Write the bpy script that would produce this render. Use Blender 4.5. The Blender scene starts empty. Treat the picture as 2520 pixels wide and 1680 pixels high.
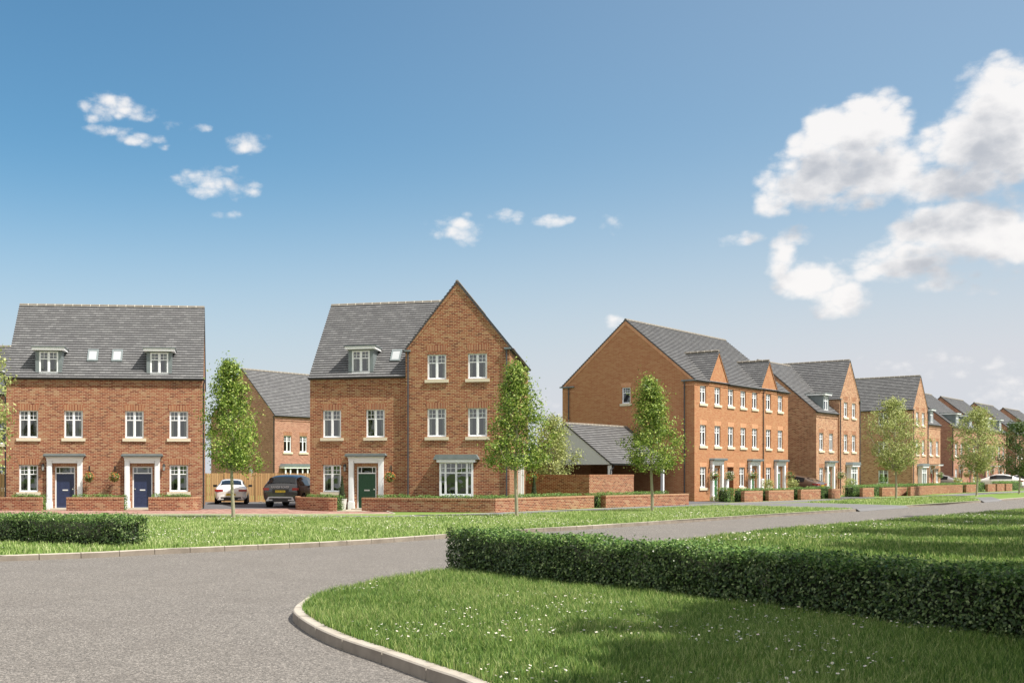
import bpy, math, random
import numpy as np
from mathutils import Vector
R = math.radians
sc = bpy.context.scene
# ------------------------------------------------------------------ camera
F_PX, CX, HY, EYE = 2780.0, 820.0, 1163.0, 1.75
cam_d = bpy.data.cameras.new('camera'); cam = bpy.data.objects.new('camera', cam_d)
sc.collection.objects.link(cam); sc.camera = cam
cam.location = (0, 0, EYE); cam.rotation_euler = (R(90), 0, 0)
cam_d.sensor_width = 36; cam_d.lens = 36 * F_PX / 2520
cam_d.shift_x = (1260 - CX) / 2520; cam_d.shift_y = (HY - 840) / 2520
cam_d.clip_end = 3000; cam_d.clip_start = 0.1
# ------------------------------------------------------------------ light
SUN_EL, SUN_AZ = R(56), R(-30)          # azimuth from +X towards +Y
sc.view_settings.view_transform = 'Standard'; sc.view_settings.look = 'None'
sc.view_settings.exposure = 0.85; sc.view_settings.gamma = 1
sd = bpy.data.lights.new('sun', 'SUN'); sd.energy = 4.3; sd.angle = R(0.55); sd.color = (1.0, 0.935, 0.83)
sun = bpy.data.objects.new('sun', sd); sc.collection.objects.link(sun)
sv = Vector((math.cos(SUN_EL) * math.cos(SUN_AZ), math.cos(SUN_EL) * math.sin(SUN_AZ), math.sin(SUN_EL)))
sun.rotation_euler = sv.to_track_quat('Z', 'Y').to_euler()
W = bpy.data.worlds.new('World'); sc.world = W; W.use_nodes = True

class NT:
    """small node-tree helper"""
    def __init__(s, t): s.t = t
    def n(s, typ, **k):
        o = s.t.nodes.new(typ)
        for a, b in k.items():
            setattr(o, a, b)
        return o
    def l(s, a, b): s.t.links.new(a, b)
    def put(s, sock, v):
        if hasattr(v, 'is_linked') or isinstance(v, bpy.types.NodeSocket): s.l(v, sock)
        else: sock.default_value = v
    def m(s, op, a, b=None, c=None, clamp=False):
        o = s.n('ShaderNodeMath', operation=op, use_clamp=clamp)
        s.put(o.inputs[0], a)
        if b is not None: s.put(o.inputs[1], b)
        if c is not None: s.put(o.inputs[2], c)
        return o.outputs[0]
    def mix(s, f, a, b, blend='MIX'):
        o = s.n('ShaderNodeMix', data_type='RGBA', blend_type=blend)
        s.put(o.inputs[0], f)
        for i, v in ((6, a), (7, b)):
            if isinstance(v, tuple): v = tuple(v) + ((1,) if len(v) == 3 else ())
            s.put(o.inputs[i], v)
        return o.outputs[2]
    def ramp(s, f, stops, interp='LINEAR'):
        o = s.n('ShaderNodeValToRGB'); o.color_ramp.interpolation = interp
        e = o.color_ramp.elements
        while len(e) < len(stops): e.new(0.5)
        for q, (p, c) in zip(e, stops):
            q.position = p; q.color = tuple(c) + (1,) if len(c) == 3 else c
        s.l(f, o.inputs[0]); return o.outputs[0]
    def noise(s, vec, scale, detail=2, rough=0.5, out=0):
        o = s.n('ShaderNodeTexNoise'); o.inputs['Scale'].default_value = scale
        o.inputs['Detail'].default_value = detail; o.inputs['Roughness'].default_value = rough
        if vec is not None: s.l(vec, o.inputs['Vector'])
        return o.outputs[out]

# sky: nishita + procedural cumulus placed by compass direction and elevation
CLOUDS = [  # x, y, rx, ry, weight   (direction table, converted to azimuth / elevation below)
 (268,250,74,30,.95),(215,270,30,12,.7),(252,300,54,16,.6),(325,324,62,17,.7),(395,288,22,14,.55),(450,292,34,13,.6),
 (566,330,42,26,.75),(500,418,88,34,.95),(545,432,40,20,.5),(515,492,34,9,.3),
 (1052,530,58,30,.9),(1160,497,46,16,.7),(1252,508,58,14,.65),(1395,517,40,22,.55),(1412,742,26,16,.7),
 (1712,550,46,14,.55),(1822,540,46,22,.65),
 (2000,295,95,75,1.2),(1905,300,60,56,1.1),(1885,400,120,72,1.0),(1778,445,44,54,.75),(2010,390,120,70,1.15),(1850,340,50,40,.8),
 (2300,225,95,90,1.3),(2240,330,140,80,1.2),(2350,330,90,90,1.2),(2170,420,120,52,.9),(1990,470,60,34,.6),
 (2330,470,60,80,.7),(2190,520,140,56,1.2),(2320,550,130,60,1.2),(2080,600,120,50,.95),(2130,645,80,26,.7),(2280,620,120,30,.7),
 (1795,595,34,56,.75),(1860,645,84,46,.95),(1930,690,70,38,1.05),(2250,668,44,20,.5),(2330,900,70,50,.35),(2210,840,200,24,.22),(1700,870,160,20,.14),(1260,915,60,20,.4)]
def build_world():
    t = NT(W.node_tree); t.t.nodes.clear()
    out = t.n('ShaderNodeOutputWorld'); bg = t.n('ShaderNodeBackground')
    sky = t.n('ShaderNodeTexSky', sky_type='NISHITA', sun_disc=False)
    sky.sun_elevation = SUN_EL; sky.sun_rotation = R(90) - SUN_AZ
    sky.air_density = 1.0; sky.dust_density = 0.8; sky.ozone_density = 1.6
    g = bpy.data.node_groups.new('cloud_field', 'ShaderNodeTree')
    for nm in ('az', 'el'): g.interface.new_socket(nm, in_out='INPUT', socket_type='NodeSocketFloat')
    g.interface.new_socket('d', in_out='OUTPUT', socket_type='NodeSocketFloat')
    q = NT(g); gi = q.n('NodeGroupInput'); go = q.n('NodeGroupOutput')
    az, el = gi.outputs[0], gi.outputs[1]
    cb = q.n('ShaderNodeCombineXYZ'); q.l(az, cb.inputs[0]); q.l(el, cb.inputs[1])
    cbs = q.n('ShaderNodeVectorMath', operation='MULTIPLY'); q.l(cb.outputs[0], cbs.inputs[0]); cbs.inputs[1].default_value = (1, 1.5, 1)
    nz = q.noise(cbs.outputs[0], 27, 5, 0.6); nz2 = q.noise(cbs.outputs[0], 90, 6, 0.68)
    dv = q.n('ShaderNodeVectorMath', operation='MULTIPLY_ADD'); dn_ = q.n('ShaderNodeTexNoise'); q.l(cbs.outputs[0], dn_.inputs['Vector']); dn_.inputs['Scale'].default_value = 30; dn_.inputs['Detail'].default_value = 4
    q.l(dn_.outputs['Color'], dv.inputs[0]); dv.inputs[1].default_value = (.022, .022, 0); q.l(cbs.outputs[0], dv.inputs[2])
    def vor(sc_):
        o = q.n('ShaderNodeTexVoronoi', feature='F1'); q.l(dv.outputs[0], o.inputs['Vector']); o.inputs['Scale'].default_value = sc_; return o.outputs['Distance']
    v1, v2 = vor(34), vor(82)
    acc = None
    for (x, y, rx, ry, w) in CLOUDS:
        x, y, rx, ry = x * 1.0714, y * 1.0714, rx * 1.0714, ry * 1.0714
        h = math.hypot(F_PX, x - CX)
        if x > 1850 and w > .7: w += .6
        a0, e0 = math.atan2(x - CX, F_PX), math.atan2(HY - y, h)
        ra, re = rx * 1.3 * F_PX / h / h, ry * 1.3 / h * math.cos(e0) ** 2
        dx = q.m('MULTIPLY', q.m('SUBTRACT', az, a0), 1 / ra); dy = q.m('MULTIPLY', q.m('SUBTRACT', el, e0), 1 / re)
        r2 = q.m('MULTIPLY_ADD', dy, dy, q.m('MULTIPLY', dx, dx))
        v = q.m('MULTIPLY_ADD', r2, -w, w)
        acc = v if acc is None else q.m('SMOOTH_MAX', acc, v, 0.25)
    dn = q.m('MULTIPLY_ADD', q.m('SUBTRACT', nz, 0.5), 1.5, acc)
    dn = q.m('MULTIPLY_ADD', q.m('SUBTRACT', nz2, 0.5), .9, dn)
    for v_, k_ in ((v1, .85), (v2, .7)): dn = q.m('MULTIPLY_ADD', q.m('SUBTRACT', .42, v_), k_, dn)
    # nothing forms far away from the banks
    gate = q.n('ShaderNodeMapRange', interpolation_type='SMOOTHSTEP'); q.l(acc, gate.inputs[0])
    gate.inputs[1].default_value = -0.75; gate.inputs[2].default_value = 0.05
    q.l(q.m('MULTIPLY', dn, gate.outputs[0]), go.inputs[0])
    tc = t.n('ShaderNodeTexCoord'); sp = t.n('ShaderNodeSeparateXYZ'); t.l(tc.outputs['Generated'], sp.inputs[0])
    x, y, z = sp.outputs
    az = t.m('ARCTAN2', x, y); el = t.m('ARCTAN2', z, t.m('SQRT', t.m('MULTIPLY_ADD', x, x, t.m('MULTIPLY', y, y))))
    def fld(da, de):
        o = t.n('ShaderNodeGroup'); o.node_tree = g
        t.l(t.m('ADD', az, da), o.inputs[0]); t.l(t.m('ADD', el, de), o.inputs[1]); return o.outputs[0]
    d0, d1 = fld(0, 0), fld(0.008, 0.03)
    mr = t.n('ShaderNodeMapRange', interpolation_type='SMOOTHSTEP'); t.l(d0, mr.inputs[0])
    mr.inputs[1].default_value = 0.0; mr.inputs[2].default_value = 1.15
    sh = t.n('ShaderNodeMapRange', interpolation_type='SMOOTHSTEP'); t.l(d1, sh.inputs[0])
    sh.inputs[1].default_value = 0.1; sh.inputs[2].default_value = 2.2
    col = t.mix(sh.outputs[0], (5.5, 5.35, 5.25), (2.95, 3.05, 3.3))
    # thin summer haze that whitens the sky towards the horizon
    hz = t.n('ShaderNodeMapRange', interpolation_type='SMOOTHERSTEP'); t.l(el, hz.inputs[0])
    hz.inputs[1].default_value = R(18); hz.inputs[2].default_value = R(-1)
    gr = t.mix(1.0, sky.outputs[0], (.46, .72, .76), 'MULTIPLY')
    er = t.n('ShaderNodeMapRange', interpolation_type='SMOOTHSTEP'); t.l(az, er.inputs[0]); er.inputs[1].default_value = -.3; er.inputs[2].default_value = .75; er.inputs[4].default_value = .29
    hm = t.m('ADD', t.m('MULTIPLY', hz.outputs[0], HZ), er.outputs[0], clamp=True)
    base = t.mix(hm, gr, (3.75, 3.88, 4.15))
    # bright cumulus added overhead and behind the camera to fill shaded walls
    cn = t.noise(tc.outputs['Generated'], 3.2, 7, .6); gt = t.n('ShaderNodeMapRange', interpolation_type='SMOOTHSTEP'); t.l(y, gt.inputs[0])
    gt.inputs[1].default_value = .72; gt.inputs[2].default_value = .25
    cm = t.n('ShaderNodeMapRange', interpolation_type='SMOOTHSTEP'); t.l(cn, cm.inputs[0]); cm.inputs[1].default_value = .40; cm.inputs[2].default_value = .50
    cover = t.m('MULTIPLY', cm.outputs[0], gt.outputs[0])
    view = t.mix(t.m('MULTIPLY', mr.outputs[0], 0.93), base, col)
    t.l(t.mix(cover, view, (7.0, 6.75, 6.4)), bg.inputs[0])
    bg.inputs[1].default_value = 0.1
    t.l(bg.outputs[0], out.inputs[0])
HZ = 0.93
build_world()
try: W.cycles.sampling_method = 'MANUAL'; W.cycles.sample_map_resolution = 512
except Exception: pass
sc.cycles.max_bounces = 6; sc.cycles.transparent_max_bounces = 12; sc.cycles.use_denoising = True

# ------------------------------------------------------------------ materials
def mat(name):
    m = bpy.data.materials.new(name); m.use_nodes = True
    b = m.node_tree.nodes['Principled BSDF']; return m, NT(m.node_tree), b
def plain(name, col, rough=0.6, metal=0.0, spec=0.5, var=0.12, scale=6, coat=0.0):
    m, t, b = mat(name); tc = t.n('ShaderNodeTexCoord')
    nz = t.noise(tc.outputs['Object'], scale, 4)
    c = t.mix(nz, tuple(max(0, v * (1 - var)) for v in col), tuple(min(1, v * (1 + var)) for v in col))
    t.l(c, b.inputs['Base Color']); b.inputs['Roughness'].default_value = rough; b.inputs['Metallic'].default_value = metal
    b.inputs['Specular IOR Level'].default_value = spec; b.inputs['Coat Weight'].default_value = coat
    return m
def brick(name, stops, mortar, bw=0.225, bh=0.075, ms=0.011, off=0.5, patch=0.35):
    m, t, b = mat(name); tc = t.n('ShaderNodeTexCoord'); uv = tc.outputs['UV']
    br = t.n('ShaderNodeTexBrick'); t.l(uv, br.inputs['Vector']); br.offset = off
    for k, v in (('Color1', (0, 0, 0, 1)), ('Color2', (1, 1, 1, 1)), ('Mortar', (.5, .5, .5, 1)), ('Scale', 1), ('Mortar Size', ms),
                 ('Mortar Smooth', .15), ('Brick Width', bw), ('Row Height', bh)): br.inputs[k].default_value = v
    big = t.noise(uv, 0.9, 3); fine = t.noise(uv, 38, 3)
    k = t.m('MULTIPLY_ADD', t.m('SUBTRACT', big, 0.5), patch * 1.6, br.outputs['Color'])
    c = t.ramp(t.m('MULTIPLY_ADD', t.m('SUBTRACT', fine, 0.5), 0.35, k, clamp=True), stops)
    c = t.mix(br.outputs['Fac'], c, mortar)
    t.l(c, b.inputs['Base Color']); b.inputs['Roughness'].default_value = 0.88; b.inputs['Specular IOR Level'].default_value = 0.25
    bp = t.n('ShaderNodeBump'); bp.inputs['Strength'].default_value = 0.6; bp.inputs['Distance'].default_value = 0.008
    t.l(t.m('MULTIPLY_ADD', fine, 0.25, t.m('SUBTRACT', 1.0, br.outputs['Fac'])), bp.inputs['Height']); t.l(bp.outputs[0], b.inputs['Normal'])
    return m
M = {}
red = [(0, (.115, .034, .022)), (.25, (.19, .052, .031)), (.5, (.25, .078, .042)), (.75, (.27, .118, .064)), (1, (.31, .185, .11))]
M['brick_red'] = brick('red multi brick', red, (.44, .315, .20), ms=.0095)
M['brick_brown'] = brick('brown multi brick', [(0, (.12, .036, .020)), (.25, (.20, .054, .028)), (.5, (.255, .083, .040)), (.75, (.27, .12, .058)), (1, (.31, .18, .095))], (.46, .33, .20), ms=.0095)
M['brick_orange'] = brick('orange brick', [(0, (.325, .124, .058)), (.5, (.365, .164, .078)), (1, (.40, .205, .102))], (.45, .27, .155), ms=.009, patch=.15)
M['brick_buff'] = brick('buff multi brick', [(0, (.17, .058, .036)), (.3, (.30, .118, .068)), (.6, (.37, .165, .095)), (1, (.44, .26, .155))], (.50, .38, .25))
M['brick_far'] = brick('far red brick', [(0, (.20, .062, .044)), (.5, (.32, .112, .078)), (1, (.38, .175, .125))], (.46, .35, .25))
M['soldier_red'] = brick('soldier course brick', [(0, (.17, .046, .026)), (.5, (.25, .08, .042)), (1, (.31, .14, .075))], (.50, .36, .22), bw=.075, bh=.6, ms=.011, off=0)
M['soldier_orange'] = brick('orange soldier brick', [(0, (.46, .20, .10)), (.5, (.50, .235, .12)), (1, (.54, .28, .15))], (.62, .40, .26), bw=.075, bh=.6, ms=.01, off=0)
def tiles(name, stops):
    m, t, b = mat(name); tc = t.n('ShaderNodeTexCoord'); uv = tc.outputs['UV']
    br = t.n('ShaderNodeTexBrick'); t.l(uv, br.inputs['Vector']); br.offset = 0.5
    for k, v in (('Color1', (0, 0, 0, 1)), ('Color2', (1, 1, 1, 1)), ('Mortar', (0, 0, 0, 1)), ('Scale', 1), ('Mortar Size', .006),
                 ('Mortar Smooth', .2), ('Brick Width', .27), ('Row Height', .185)): br.inputs[k].default_value = v
    big = t.noise(uv, 0.5, 3); fine = t.noise(uv, 30, 3)
    k = t.m('MULTIPLY_ADD', t.m('SUBTRACT', big, 0.5), 0.15, br.outputs['Color'])
    c = t.ramp(t.m('MULTIPLY_ADD', t.m('SUBTRACT', fine, 0.5), 0.5, k, clamp=True), stops)
    c = t.mix(t.m('MULTIPLY', br.outputs['Fac'], .7), c, (.03, .03, .033))
    t.l(c, b.inputs['Base Color']); b.inputs['Roughness'].default_value = 0.62; b.inputs['Specular IOR Level'].default_value = 0.4
    bp = t.n('ShaderNodeBump'); bp.inputs['Strength'].default_value = 0.4; bp.inputs['Distance'].default_value = 0.006
    t.l(fine, bp.inputs['Height']); t.l(bp.outputs[0], b.inputs['Normal'])
    return m
M['tile'] = tiles('grey roof tile', [(0, (.118, .118, .124)), (.6, (.136, .137, .142)), (1, (.175, .176, .181))])
M['tile_lap_shade'] = plain('painted lap shadow', (.025, .025, .027), .9)  # near-black risers paint in the shadow line under each tile course
M['ridge'] = plain('ridge tile', (.19, .17, .145), .8, var=.3, scale=3)
M['mortar'] = plain('lime mortar', (.6, .55, .46), .9)
M['white'] = plain('white painted trim', (.80, .82, .85), .45, var=.03)
M['render_white'] = plain('white render', (.62, .64, .64), .8, var=.05, scale=1.2)
M['lead'] = plain('lead sheet', (.17, .20, .21), .55, metal=.2, var=.3, scale=4)
M['stone'] = plain('cast stone sill', (.60, .545, .42), .8, var=.08)
M['black'] = plain('black plastic gutter', (.022, .024, .028), .4)
M['grey_pipe'] = plain('dark grey pipe', (.05, .055, .065), .4)
M['blue'] = plain('navy door paint', (.022, .033, .085), .35, var=.05)
M['green'] = plain('dark green door paint', (.008, .06, .026), .35, var=.05)
M['green2'] = plain('leaf green door paint', (.035, .15, .06), .35, var=.05)
M['redd'] = plain('red door paint', (.32, .02, .02), .35, var=.05)
M['chrome'] = plain('brushed chrome', (.8, .8, .78), .25, metal=1, var=.03)
M['steel'] = plain('painted silver', (.6, .6, .6), .4, var=.03)
M['inside'] = plain('interior plaster', (.30, .27, .23), .9)
M['curtain'] = plain('pale curtain', (.75, .72, .63), .9, var=.1, scale=20)
M['lamp_glass'] = plain('frosted lantern glass', (.35, .37, .36), .3)
M['terracotta'] = plain('brown basket', (.10, .05, .03), .9)
M['pot'] = plain('white glazed pot', (.62, .62, .60), .4, var=.04)
M['rubber'] = plain('tyre rubber', (.012, .012, .013), .8)
M['alloy'] = plain('alloy rim', (.3, .3, .31), .35, metal=.8)
M['carwhite'] = plain('white car paint', (.78, .77, .76), .25, var=.01, coat=1)
M['cardark'] = plain('dark bronze car paint', (.035, .033, .036), .25, metal=.3, var=.02, coat=1)
M['carbrown'] = plain('bronze car paint', (.11, .075, .055), .3, metal=.3, var=.02, coat=1)
M['cargrey'] = plain('silver car paint', (.38, .38, .38), .3, metal=.5, var=.02, coat=1)
M['carblack'] = plain('black trim', (.015, .015, .016), .35, var=.02)
M['carglass'] = plain('car glass', (.012, .015, .018), .06, var=.02, spec=.5)
M['taillight'] = plain('red lamp lens', (.35, .01, .012), .15, coat=1, var=.02)
M['plate'] = plain('yellow plate', (.85, .62, .03), .4, var=.02)

M['bark'] = plain('young tree bark', (.30, .28, .20), .9, var=.3, scale=14)
M['barkd'] = plain('grey bark', (.16, .12, .085), .95, var=.35, scale=5)
M['paver_edge'] = plain('pale edging kerb', (.52, .47, .40), .85)
M['door_glass'] = plain('rooflight blind behind glass', (.36, .38, .40), .3, var=.03)
# window glass: part mirror, part see-through
m, t, b = mat('window glass'); t.t.nodes.remove(b)
o = t.t.nodes['Material Output']; mx = t.n('ShaderNodeMixShader'); tr = t.n('ShaderNodeBsdfTransparent'); gl = t.n('ShaderNodeBsdfGlossy')
gl.inputs['Roughness'].default_value = 0.03; gl.inputs['Color'].default_value = (.75, .8, .85, 1); tr.inputs['Color'].default_value = (.5, .54, .53, 1)
fr = t.n('ShaderNodeFresnel'); fr.inputs[0].default_value = 1.5
tc = t.n('ShaderNodeTexCoord'); bp = t.n('ShaderNodeBump'); bp.inputs['Strength'].default_value = .08; bp.inputs['Distance'].default_value = .1
t.l(t.noise(tc.outputs['Object'], 2.0, 1), bp.inputs['Height']); t.l(bp.outputs[0], gl.inputs['Normal'])
t.l(t.m('MULTIPLY_ADD', fr.outputs[0], 1.5, 0.06, clamp=True), mx.inputs[0]); t.l(tr.outputs[0], mx.inputs[1]); t.l(gl.outputs[0], mx.inputs[2]); t.l(mx.outputs[0], o.inputs[0])
M['glass'] = m
def leaf_mat(name, stops, trans=0.35, rough=.5):
    m, t, b = mat(name); g = t.n('ShaderNodeNewGeometry')
    c = t.ramp(g.outputs['Random Per Island'], stops)
    t.l(c, b.inputs['Base Color']); b.inputs['Roughness'].default_value = rough; b.inputs['Specular IOR Level'].default_value = .35
    o = t.t.nodes['Material Output']; tl = t.n('ShaderNodeBsdfTranslucent'); mx = t.n('ShaderNodeMixShader')
    t.l(t.mix(.5, c, (.35, .5, .05), 'MIX'), tl.inputs[0]) if False else t.l(c, tl.inputs[0])
    mx.inputs[0].default_value = trans; t.l(b.outputs[0], mx.inputs[1]); t.l(tl.outputs[0], mx.inputs[2]); t.l(mx.outputs[0], o.inputs[0])
    return m
M['timber'] = leaf_mat('fence timber', [(0, (.36, .21, .09)), (.5, (.46, .28, .125)), (1, (.54, .35, .17))], 0.0, .8)
M['leaf_tree'] = leaf_mat('spring green leaves', [(0, (.06, .11, .02)), (.4, (.17, .27, .045)), (.75, (.34, .45, .085)), (1, (.52, .58, .17))], .42)
M['leaf_pale'] = leaf_mat('pale yellow green leaves', [(0, (.16, .20, .055)), (.5, (.36, .42, .13)), (1, (.62, .64, .30))], .42)
M['leaf_dark'] = leaf_mat('dark green leaves', [(0, (.03, .07, .014)), (.6, (.07, .13, .025)), (1, (.14, .20, .04))])
M['leaf_hedge'] = leaf_mat('clipped hedge leaves', [(0, (.018, .04, .012)), (.45, (.045, .09, .024)), (.8, (.11, .17, .05)), (1, (.27, .34, .15))], .2, .36)
M['leaf_box'] = leaf_mat('box hedge leaves', [(0, (.06, .14, .035)), (.6, (.16, .29, .07)), (1, (.32, .44, .14))])
M['leaf_fir'] = leaf_mat('clipped conifer leaves', [(0, (.02, .045, .014)), (.6, (.05, .09, .025)), (1, (.09, .14, .04))])
M['core'] = plain('hedge inner twigs', (.018, .022, .010), .95)
M['petal'] = leaf_mat('mixed bedding flowers', [(0, (.55, .06, .02)), (.3, (.75, .18, .02)), (.55, (.8, .42, .04)), (.8, (.6, .05, .06)), (1, (.85, .7, .5))], .2)
M['petal_white'] = leaf_mat('white flowers', [(0, (.7, .7, .66)), (.7, (.85, .85, .82)), (1, (.8, .65, .68))], .2)
M['daisy_c'] = plain('daisy centre', (.7, .45, .03), .8)
def grass_mat(name, stops, trans=.4):
    m, t, b = mat(name); g = t.n('ShaderNodeNewGeometry'); tc = t.n('ShaderNodeTexCoord')
    big = t.noise(tc.outputs['Object'], .35, 3)
    k = t.m('MULTIPLY_ADD', t.m('SUBTRACT', big, .5), .7, g.outputs['Random Per Island'], clamp=True)
    c = t.ramp(k, stops); t.l(c, b.inputs['Base Color']); b.inputs['Roughness'].default_value = .55; b.inputs['Specular IOR Level'].default_value = .3
    o = t.t.nodes['Material Output']; tl = t.n('ShaderNodeBsdfTranslucent'); mx = t.n('ShaderNodeMixShader'); t.l(c, tl.inputs[0])
    mx.inputs[0].default_value = trans; t.l(b.outputs[0], mx.inputs[1]); t.l(tl.outputs[0], mx.inputs[2]); t.l(mx.outputs[0], o.inputs[0])
    return m
M['blade_pale'] = grass_mat('pale verge grass', [(0, (.11, .19, .045)), (.4, (.24, .36, .09)), (.75, (.40, .50, .17)), (1, (.62, .64, .36))])
M['blade'] = grass_mat('grass blades', [(0, (.06, .125, .028)), (.4, (.15, .27, .055)), (.75, (.29, .40, .10)), (1, (.52, .54, .24))])
def ground_mat(name, c1, c2, scale=1.5, fine=60, rough=.95, bump=.3, dist=.02):
    m, t, b = mat(name); tc = t.n('ShaderNodeTexCoord'); v = tc.outputs['Object']
    c = t.mix(t.noise(v, scale, 5), c1, c2); f = t.noise(v, fine, 4, .7)
    c = t.mix(t.m('MULTIPLY', f, .6), c, tuple(x * .45 for x in c1))
    t.l(c, b.inputs['Base Color']); b.inputs['Roughness'].default_value = rough; b.inputs['Specular IOR Level'].default_value = .2
    bp = t.n('ShaderNodeBump'); bp.inputs['Strength'].default_value = bump; bp.inputs['Distance'].default_value = dist
    t.l(f, bp.inputs['Height']); t.l(bp.outputs[0], b.inputs['Normal']); return m
M['turf_dark'] = ground_mat('dark lawn turf', (.05, .085, .02), (.075, .11, .03), 1.5, 40)  # darker soil-green ground between the near blades, for contrast and depth
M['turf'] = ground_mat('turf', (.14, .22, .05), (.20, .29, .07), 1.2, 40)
M['soil'] = ground_mat('bark mulch', (.10, .07, .045), (.05, .035, .025), 3, 60)
M['tarmac'] = ground_mat('dark tarmac', (.12, .12, .13), (.15, .15, .16), 1.5, 120, bump=.2, dist=.005)
M['path'] = ground_mat('footpath tarmac', (.165, .165, .172), (.20, .20, .208), .8, 120, bump=.2, dist=.004)
M['slab'] = ground_mat('stone slab', (.42, .37, .30), (.5, .44, .35), 2, 30, bump=.1)
def asphalt():
    m, t, b = mat('worn asphalt'); tc = t.n('ShaderNodeTexCoord'); v = tc.outputs['Object']
    vo = t.n('ShaderNodeTexVoronoi', feature='F1'); t.l(v, vo.inputs['Vector']); vo.inputs['Scale'].default_value = 58
    vc = t.n('ShaderNodeSeparateColor'); t.l(vo.outputs['Color'], vc.inputs[0])
    vo2 = t.n('ShaderNodeTexVoronoi', feature='F1'); t.l(v, vo2.inputs['Vector']); vo2.inputs['Scale'].default_value = 130
    vc2 = t.n('ShaderNodeSeparateColor'); t.l(vo2.outputs['Color'], vc2.inputs[0])
    k = t.m('MULTIPLY_ADD', vc2.outputs[0], .45, t.m('MULTIPLY', vc.outputs[0], .55))
    st = t.ramp(k, [(0.05, (.03, .028, .026)), (.42, (.125, .118, .109)), (.75, (.245, .23, .212)), (1, (.52, .49, .455))])
    pat = t.noise(v, .35, 4, .6); st = t.mix(t.m('MULTIPLY', pat, .25), st, (.185, .172, .158))
    pt = t.noise(v, .8, 5, .7); st = t.mix(t.m('MULTIPLY', t.m('SUBTRACT', pt, .45, clamp=True), 1.3, clamp=True), st, (.115, .105, .096))
    tint = t.mix(t.noise(v, .12, 3), (.96, .93, .91), (.88, .87, .88)); st = t.mix(1.0, st, tint, 'MULTIPLY')
    t.l(st, b.inputs['Base Color']); b.inputs['Roughness'].default_value = .8; b.inputs['Specular IOR Level'].default_value = .3
    bp = t.n('ShaderNodeBump'); bp.inputs['Strength'].default_value = .7; bp.inputs['Distance'].default_value = .006
    t.l(t.m('SUBTRACT', 1.0, vo.outputs['Distance']), bp.inputs['Height']); t.l(bp.outputs[0], b.inputs['Normal']); return m
M['asphalt'] = asphalt()
def kerb_mat(nm='concrete kerb', st=((.25, (.29, .26, .22)), (.5, (.39, .355, .31)), (.8, (.48, .45, .40)))):
    m, t, b = mat(nm); tc = t.n('ShaderNodeTexCoord'); v = tc.outputs['Object']
    c = t.ramp(t.noise(v, 2.2, 6, .65), list(st))
    f = t.noise(v, 70, 3); c = t.mix(t.m('MULTIPLY', f, .3), c, (.22, .18, .14))
    t.l(c, b.inputs['Base Color']); b.inputs['Roughness'].default_value = .85
    bp = t.n('ShaderNodeBump'); bp.inputs['Strength'].default_value = .25; bp.inputs['Distance'].default_value = .004
    t.l(f, bp.inputs['Height']); t.l(bp.outputs[0], b.inputs['Normal']); return m
M['kerb'] = kerb_mat(); M['kerb_face_shade'] = kerb_mat('kerb face painted in shade', ((.25, (.13, .11, .09)), (.5, (.21, .18, .15)), (.8, (.30, .265, .22))))  # second, darker kerb colour paints shade onto the road-side face
M['paving'] = brick('red block paving', [(0, (.17, .08, .065)), (.4, (.26, .135, .11)), (.7, (.33, .20, .165)), (1, (.40, .27, .23))], (.26, .2, .16), bw=.2, bh=.1, ms=.004)

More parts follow.
